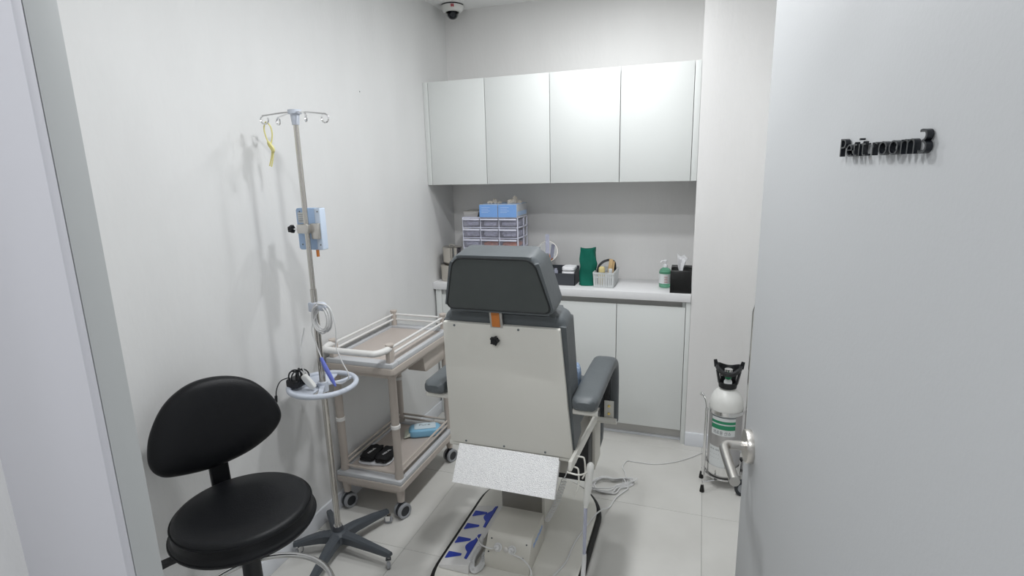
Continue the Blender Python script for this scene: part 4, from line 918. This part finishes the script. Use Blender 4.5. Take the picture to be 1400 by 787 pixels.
# drawer tower
dx0, dx1, dy0, dy1, dz0, dz1 = -1.405, -1.040, 3.12, 3.31, CT, 1.313
dt = thing('drawer_tower', 'white plastic tower of small clear drawers on the counter', 'drawer unit', ((dx0+dx1)/2, (dy0+dy1)/2, CT))
bm = B(); e = 0.006; NR = 6; NC = 3; DZB = dz0; box(bm, dx0+0.004, dx1-0.004, dy0+0.006, dy1-0.004, dz0, dz0+0.030); dz0 += 0.030; rh = (dz1-dz0)/NR; cw = (dx1-dx0)/NC
for r in range(NR+1):
    z = dz0+r*rh
    zc = min(max(z, dz0+e/2), dz1-e/2)
    box(bm, dx0, dx1, dy0, dy0+e, zc-e/2, zc+e/2); box(bm, dx0, dx1, dy1-e, dy1, zc-e/2, zc+e/2)
    for x in (dx0, dx1-e): box(bm, x, x+e, dy0+e, dy1-e, zc-e/2, zc+e/2)
    box(bm, dx0+e, dx1-e, dy0+e, dy1-e, zc-0.001, zc+0.001)
for c in range(NC+1):
    xc = min(max(dx0+c*cw, dx0+e/2), dx1-e/2)
    box(bm, xc-e/2, xc+e/2, dy0-0.0005, dy0+e, dz0, dz1); 
    if c in (0, NC): 
        box(bm, xc-e/2, xc+e/2, dy1-e, dy1, dz0, dz1); box(bm, xc-e/2, xc+e/2, (dy0+dy1)/2+0.02, (dy0+dy1)/2+0.026, dz0, dz1)
    else: box(bm, xc-0.001, xc+0.001, dy0+e, dy1-e, dz0, dz1)
obj('frame', bm, 'frame_white', dt)
for r in range(NR):
    for c in range(NC):
        x0 = dx0+c*cw+e/2+0.0015; x1 = dx0+(c+1)*cw-e/2-0.0015; z0 = dz0+r*rh+e/2+0.0015; z1 = dz0+(r+1)*rh-e/2-0.006; y0 = dy0-0.004; y1 = dy1-0.02
        if c == 0: x0 += 0.004
        if c == NC-1: x1 -= 0.004
        bm = B(); w_ = 0.0018
        box(bm, x0, x1, y0, y0+w_, z0, z1); box(bm, x0, x1, y1-w_, y1, z0, z1-0.008); box(bm, x0, x0+w_, y0+w_, y1-w_, z0, z1-0.008); box(bm, x1-w_, x1, y0+w_, y1-w_, z0, z1-0.008); box(bm, x0+w_, x1-w_, y0+w_, y1-w_, z0, z0+w_)
        dr = obj('drawer', bm, 'clear_drawer', dt)
        bm = B(); box(bm, x0-0.001, x1+0.001, y0-0.012, y0, z1-0.009, z1+0.001, bev=0.0025); obj('drawer_lip', bm, 'frame_white', dr)
        if r >= 1:
            bm = B(); fill = 0.72 if not (r == NR-3 and c > 0) else 0.6
            puff(bm, x0+0.004, x1-0.004, y0+0.008, y1-0.03, z0+0.003, z0+(z1-z0)*fill, amp=0.05, seed=r*3+c); obj('packets', bm, 'contents_o' if (r == NR-3 and c > 0) else 'contents', dr)
# glove boxes
for i, (x0, x1, lab) in enumerate(((-1.283, -1.164, 'blue glove box left one of the two on the drawer tower'), (-1.161, -1.042, 'blue glove box right one at the end of the drawer tower'))):
    t = thing('glove_box', lab, 'glove box', ((x0+x1)/2, 3.215, dz1), 'blue glove boxes')
    z1 = dz1+0.076
    bobj('carton', 'glove_side', t, x0, x1, 3.108, 3.318, dz1+0.0005, z1, bev=0.001)
    bobj('front_print', 'glove_blue', t, x0+0.0008, x1-0.0008, 3.1068, 3.108, dz1+0.001, z1-0.0005)
    bobj('top_print', 'glove_pale', t, x0+0.003, x1-0.003, 3.111, 3.314, z1, z1+0.0007)
    if i: bobj('side_print', 'mon_blue', t, x1, x1+0.0008, 3.12, 3.30, dz1+0.008, dz1+0.034)
    bm = B()
    for kz in range(4): box(bm, x0+0.014, x0+0.070-0.012*(kz % 2), 3.1058, 3.1068, z1-0.018-kz*0.010, z1-0.0155-kz*0.010)
    obj('print_lines', bm, 'glove_pale', t)
    bm = B()
    for kx, (sx_, sy_, sz_, ox_) in enumerate(((0.024, 0.02, 0.016, -0.018), (0.018, 0.018, 0.026, 0.006), (0.022, 0.012, 0.012, 0.030))):
        q_ = (0.9, 1.3)[i]
        blob(bm, ((x0+x1)/2+ox_+0.008*i, 3.20+0.01*kx, z1+sz_*0.55*q_), (sx_*0.8, sy_, sz_*q_*0.8), 3, 0.22, seed=kx+i*5)
    obj('glove', bm, 'latex', t)
t = thing('kidney_tray', 'grey rectangular metal tray on top of the drawer tower', 'tray', (-1.345, 3.19, dz1))
bm = B(); prism(bm, roundpoly([(-0.048, 0.0), (0.042, 0.0), (0.052, 0.034), (-0.056, 0.034)], 0.003, 3), (-1.346, 3.28, dz1+0.0005), (1, 0, 0), (0, 0, 1), 0.155, bev=0.003, seg=2); obj('bowl', bm, 'cyl_alu', t)
bm = B(); box(bm, -1.407, -1.289, 3.120, 3.285, dz1+0.033, dz1+0.036, bev=0.001); obj('rim', bm, 'steel', t)
bm = B(); box(bm, -1.325, -1.29, 3.20, 3.235, dz1+0.0365, dz1+0.062, bev=0.006); tag(obj('black_clip', bm, 'black_plastic'), 'small black clip on the metal tray next to the glove boxes', 'clip')

# table mirror and ruler
mr = thing('table_mirror', 'round table mirror with a grey rim on the counter', 'mirror', (-0.905, 3.29, CT))
mc = V((-0.905, 3.285, 1.083)); mn = V((0.10, -1, 0.42)).normalized()
bm = B(); lathe(bm, [(0.0, -0.004), (0.068, -0.004), (0.071, 0.0), (0.068, 0.006), (0.064, 0.006), (0.064, 0.002), (0, 0.002)], mc, mn, 48); obj('mirror_frame', bm, 'steel', mr)
bm = B(); lathe(bm, [(0, 0.0035), (0.0645, 0.0035), (0.0645, 0.002), (0, 0.002)], mc, mn, 48); obj('mirror_glass', bm, 'mirror', mr)
bm = B(); cyl(bm, (mc.x, mc.y+0.01, CT+0.004), (mc.x, mc.y+0.005, 1.02), 0.005, n=12); cyl(bm, (mc.x, mc.y, CT), (mc.x, mc.y, CT+0.008), 0.045, n=32); obj('stand', bm, 'steel', mr)
tag(bobj('acrylic_ruler', 'clear', None, -0.892, -0.868, 3.20, 3.203, CT+0.005, 1.205), 'clear upright ruler standing in front of the round mirror', 'ruler')
# organiser box
og = thing('organizer_box', 'charcoal box with white cotton pads behind the headrest', 'box', (-0.79, 3.20, CT))
bm = B(); x0, x1, y0, y1, z1 = -0.900, -0.700, 3.155, 3.29, CT+0.085
box(bm, x0, x1, y0, y0+0.003, CT, z1-0.012); box(bm, x0, x1, y1-0.003, y1, CT, z1+0.016); box(bm, x0, x0+0.003, y0, y1, CT, z1); box(bm, x1-0.003, x1, y0, y1, CT, z1); box(bm, x0, x1, y0, y1, CT, CT+0.003); obj('box', bm, 'charcoal', og)
for i, (cx, w_, lab) in enumerate(((-0.746, 0.040, 'white cotton pads pile at the right end of the charcoal box'),)):
    bm = B()
    for k_ in range(3): puff(bm, cx-w_, cx+w_, 3.165, 3.265, CT+0.030+k_*0.027, CT+0.057+k_*0.027, amp=0.04, seed=k_)
    tag(obj('cotton_pads', bm, 'cotton'), lab, 'cotton pads')
for i in range(2):
    x = -0.862+i*0.036; bm = B(); lathe(bm, [(0, 0.004), (0.014, 0.004), (0.014, 0.082), (0.009, 0.090), (0.009, 0.096), (0, 0.096)], (x, 3.19, CT), (0, 0, 1), 20)
    b_ = tag(obj('glass_vial', bm, 'clear'), ('clear vial in the charcoal box, nearer the headrest', 'clear vial in the charcoal box, next to the cotton pads')[i], 'vial', 'vials in the charcoal box')
# brush in front of the mirror
bs = thing('cotton_brush', 'thin brown handled brush standing below the round mirror', 'brush', (-0.878, 3.215, CT+0.005))
cobj('handle', 'wood', bs, (-0.880, 3.215, CT+0.006), (-0.876, 3.215, 1.045), 0.005, n=10); cobj('ferrule', 'brass', bs, (-0.876, 3.215, 1.045), (-0.875, 3.215, 1.062), 0.007, 0.010, n=12)
cobj('tip', 'orange_strap', bs, (-0.875, 3.215, 1.062), (-0.874, 3.215, 1.085), 0.010, 0.004, n=12)
# green fabric roll
gb = B(); n = 40; rings = []
for k_ in range(15):
    h = k_/14; ring = []
    for i in range(n):
        a = 2*PI*i/n; hx = 0.050-0.006*h+0.002*math.sin(3*a+6*h); hy = 0.038+0.003*math.sin(2*a+9*h)
        r1 = 1+0.045*math.sin(6*a+5*h)+0.045*math.sin(14*h+3*a)+0.02*math.sin(11*a-8*h)
        ring.append(gb.verts.new((-0.634+hx*r1*math.copysign(abs(math.cos(a))**0.7, math.cos(a))+0.006*h*(1 if h < 0.6 else 0.4)+(0.010*math.exp(-((h-0.62)/0.14)**2) if math.cos(a) > 0 else 0), 3.205+hy*r1*math.copysign(abs(math.sin(a))**0.8, math.sin(a)), CT+0.001+0.222*h+(0.006*math.sin(a*2+1) if k_ == 14 else 0))))
    rings.append(ring)
for A_, B_ in zip(rings, rings[1:]):
    for i in range(n): gb.faces.new((A_[i], A_[(i+1) % n], B_[(i+1) % n], B_[i]))
gb.faces.new(rings[0]); top = [gb.verts.new(v.co*1.0+(V((-0.634, 3.205, v.co.z))-v.co)*0.25+V((0, 0, -0.012))) for v in rings[-1]]
for i in range(n): gb.faces.new((rings[-1][i], rings[-1][(i+1) % n], top[(i+1) % n], top[i]))
gb.faces.new(top); gr = tag(obj('fabric_roll', gb, 'green', sharp=1.2), 'dark green rolled surgical fabric standing upright on the counter', 'fabric roll')
# white basket
bk = thing('storage_basket', 'small white slatted plastic basket right of the green roll', 'basket', (-0.52, 3.22, CT))
bx0, bx1, by0, by1, bh = -0.578, -0.470, 3.135, 3.330, 0.085
def tpr(x, y, h):    # taper outward with height
    cx, cy = (bx0+bx1)/2, (by0+by1)/2; k_ = 1+0.10*h/bh; return V((cx+(x-cx)*k_, cy+(y-cy)*(1+0.05*h/bh), CT+0.002+h))
bm = B(); box(bm, bx0, bx1, by0, by1, CT+0.001, CT+0.004)
cor = [(bx0, by0), (bx1, by0), (bx1, by1), (bx0, by1)]
for h in (0.010, 0.062): tube(bm, [tpr(x, y, h) for x, y in cor], 1, closed=True, sect=[(-0.002, -0.004), (0.002, -0.004), (0.002, 0.004), (-0.002, 0.004)])
tube(bm, [tpr(x, y, bh) for x, y in cor], 1, closed=True, sect=[(-0.003, -0.006), (0.003, -0.006), (0.003, 0.006), (-0.003, 0.006)])
obj('basket_frame', bm, 'basket', bk)
for (a, b, nn) in ((cor[0], cor[1], 11), (cor[1], cor[2], 17), (cor[2], cor[3], 11), (cor[3], cor[0], 17)):
    for i in range(nn):
        t_ = (i+0.5)/nn; x = a[0]+(b[0]-a[0])*t_; y = a[1]+(b[1]-a[1])*t_
        bm = B(); tube(bm, [tpr(x, y, 0.0), tpr(x, y, bh)], 1, sect=[(-0.0032, -0.0032), (0.0032, -0.0032), (0.0032, 0.0032), (-0.0032, 0.0032)]); obj('slat', bm, 'basket', bk)
hb_ = thing('hair_band', 'curved black headband sticking out of the white basket', 'headband', (-0.545, 3.25, CT+0.01))
bm = B(); tube(bm, smooth_path([(-0.566, 3.20, CT+0.010), (-0.568, 3.21, CT+0.10), (-0.548, 3.22, CT+0.135), (-0.515, 3.23, CT+0.150), (-0.49, 3.24, CT+0.146), (-0.475, 3.25, CT+0.12), (-0.474, 3.26, CT+0.02)], 8), 1, sect=[(-0.0025, -0.007), (0.0025, -0.007), (0.0025, 0.007), (-0.0025, 0.007)]); obj('band', bm, 'black_plastic', hb_)
bm = B(); puff(bm, -0.560, -0.525, 3.165, 3.195, CT+0.008, CT+0.118, amp=0.05, seed=3); tag(obj('cosmetic_sponge', bm, 'sponge'), 'pale yellow sponge in the white basket', 'sponge')
bm = B(); mt = Matrix.Translation((-0.495, 3.21, CT+0.08)) @ Matrix.Rotation(0.12, 4, 'Y'); box(bm, -0.017, 0.006, -0.004, 0.004, -0.072, 0.080, bev=0.002, mtx=mt); box(bm, 0.0, 0.016, 0.006, 0.012, -0.072, 0.068, bev=0.002, mtx=mt); tag(obj('wooden_spatula', bm, 'wood'), 'pair of pale wooden spatulas standing in the white basket', 'spatula')
for i, (x, y, h, m_, lab) in enumerate(((-0.515, 3.17, 0.085, 'cotton', 'short white tube in the front of the white basket'), (-0.492, 3.165, 0.110, 'label', 'taller white tube beside the spatulas in the basket'))):
    bm = B(); cyl(bm, (x, y, CT+0.004), (x+0.004, y, CT+h), 0.014, 0.011, n=18, bev=0.002); o = tag(obj('cream_tube', bm, m_), lab, 'tube')
# soap bottle
sp_ = thing('soap_bottle', 'green pump bottle with white label beside the black tissue box', 'bottle', (-0.185, 3.24, CT))
c_ = (-0.182, 3.235, CT+0.0005)
bm = B(); lathe(bm, [(0, 0), (0.029, 0), (0.033, 0.005), (0.034, 0.02), (0.034, 0.090), (0.030, 0.105), (0.014, 0.116), (0.012, 0.120), (0, 0.120)], c_, (0, 0, 1), 32); obj('bottle_body', bm, 'soap', sp_)
bm = B(); lathe(bm, [(0.0345, 0.026), (0.0348, 0.026), (0.0348, 0.082), (0.0345, 0.082)], c_, (0, 0, 1), 32); obj('label', bm, 'label', sp_)
bm = B(); lathe(bm, [(0.0, 0.118), (0.0135, 0.118), (0.0135, 0.132), (0.005, 0.134), (0.005, 0.150), (0.010, 0.151), (0.010, 0.160), (0, 0.162)], c_, (0, 0, 1), 20); tube(bm, [V(c_)+V((0, 0, 0.156)), V(c_)+V((-0.020, -0.02, 0.156)), V(c_)+V((-0.026, -0.026, 0.148))], 0.004, n=10); obj('pump', bm, 'cotton', sp_)
bm = B()
for k_ in range(3): box(bm, c_[0]-0.002, c_[0]+0.016, c_[1]-0.0362, c_[1]-0.0352, c_[2]+0.036+k_*0.014, c_[2]+0.038+k_*0.014)
obj('label_print', bm, 'ink_red', sp_)
# tissue box
tb = thing('tissue_box', 'black leatherette tissue box with a white tissue pulled up', 'tissue box', (-0.088, 3.165, CT))
x0, x1, y0, y1, h = -0.146, -0.034, 3.088, 3.215, 0.128
bm = B(); pr = [(y0, 0), (y1, 0), (y1, h+0.008), (y1-0.004, h+0.010)]+[(y1-0.01-(y1-y0-0.02)*i/8, h-0.002-0.016*math.sin(PI*i/8)) for i in range(9)]+[(y0+0.004, h-0.002), (y0, h-0.008)]
prism(bm, pr, (x0, 0, CT+0.0005), (0, 1, 0), (0, 0, 1), x1-x0, bev=0.002, seg=2); obj('cover', bm, 'black_tissue', tb)
bm = B()
for k_, (a, s_) in enumerate(((0.0, 1.0), (0.5, 0.8), (-0.5, 0.85))):
    pts_ = [(-0.010, 0.0), (0.008, 0.0), (0.014, 0.030), (0.032*s_, 0.078*s_), (0.012, 0.098*s_), (-0.006, 0.086*s_), (-0.024*s_, 0.102*s_), (-0.018, 0.03)]
    t2 = bmesh.new(); fr = [t2.verts.new((-0.092+x*math.cos(a), 3.150+x*math.sin(a)+0.008*math.sin(z*60+k_), CT+h-0.018+z)) for x, z in pts_]
    f_ = t2.faces.new(fr); r_ = bmesh.ops.extrude_face_region(t2, geom=[f_]); bmesh.ops.translate(t2, vec=(0.001, 0.003, 0), verts=[v for v in r_['geom'] if isinstance(v, bmesh.types.BMVert)]); merge(bm, t2)
obj('tissue', bm, 'cotton', tb)
# tiny wall mark
bm = B(); lathe(bm, [(0, 0), (0.003, 0), (0.002, 0.002), (0, 0.002)], (LX+0.0005, 2.42, 1.985), (1, 0, 0), 12)
tag(obj('wall_nail', bm, 'ink'), 'tiny dark nail in the left wall', 'nail')
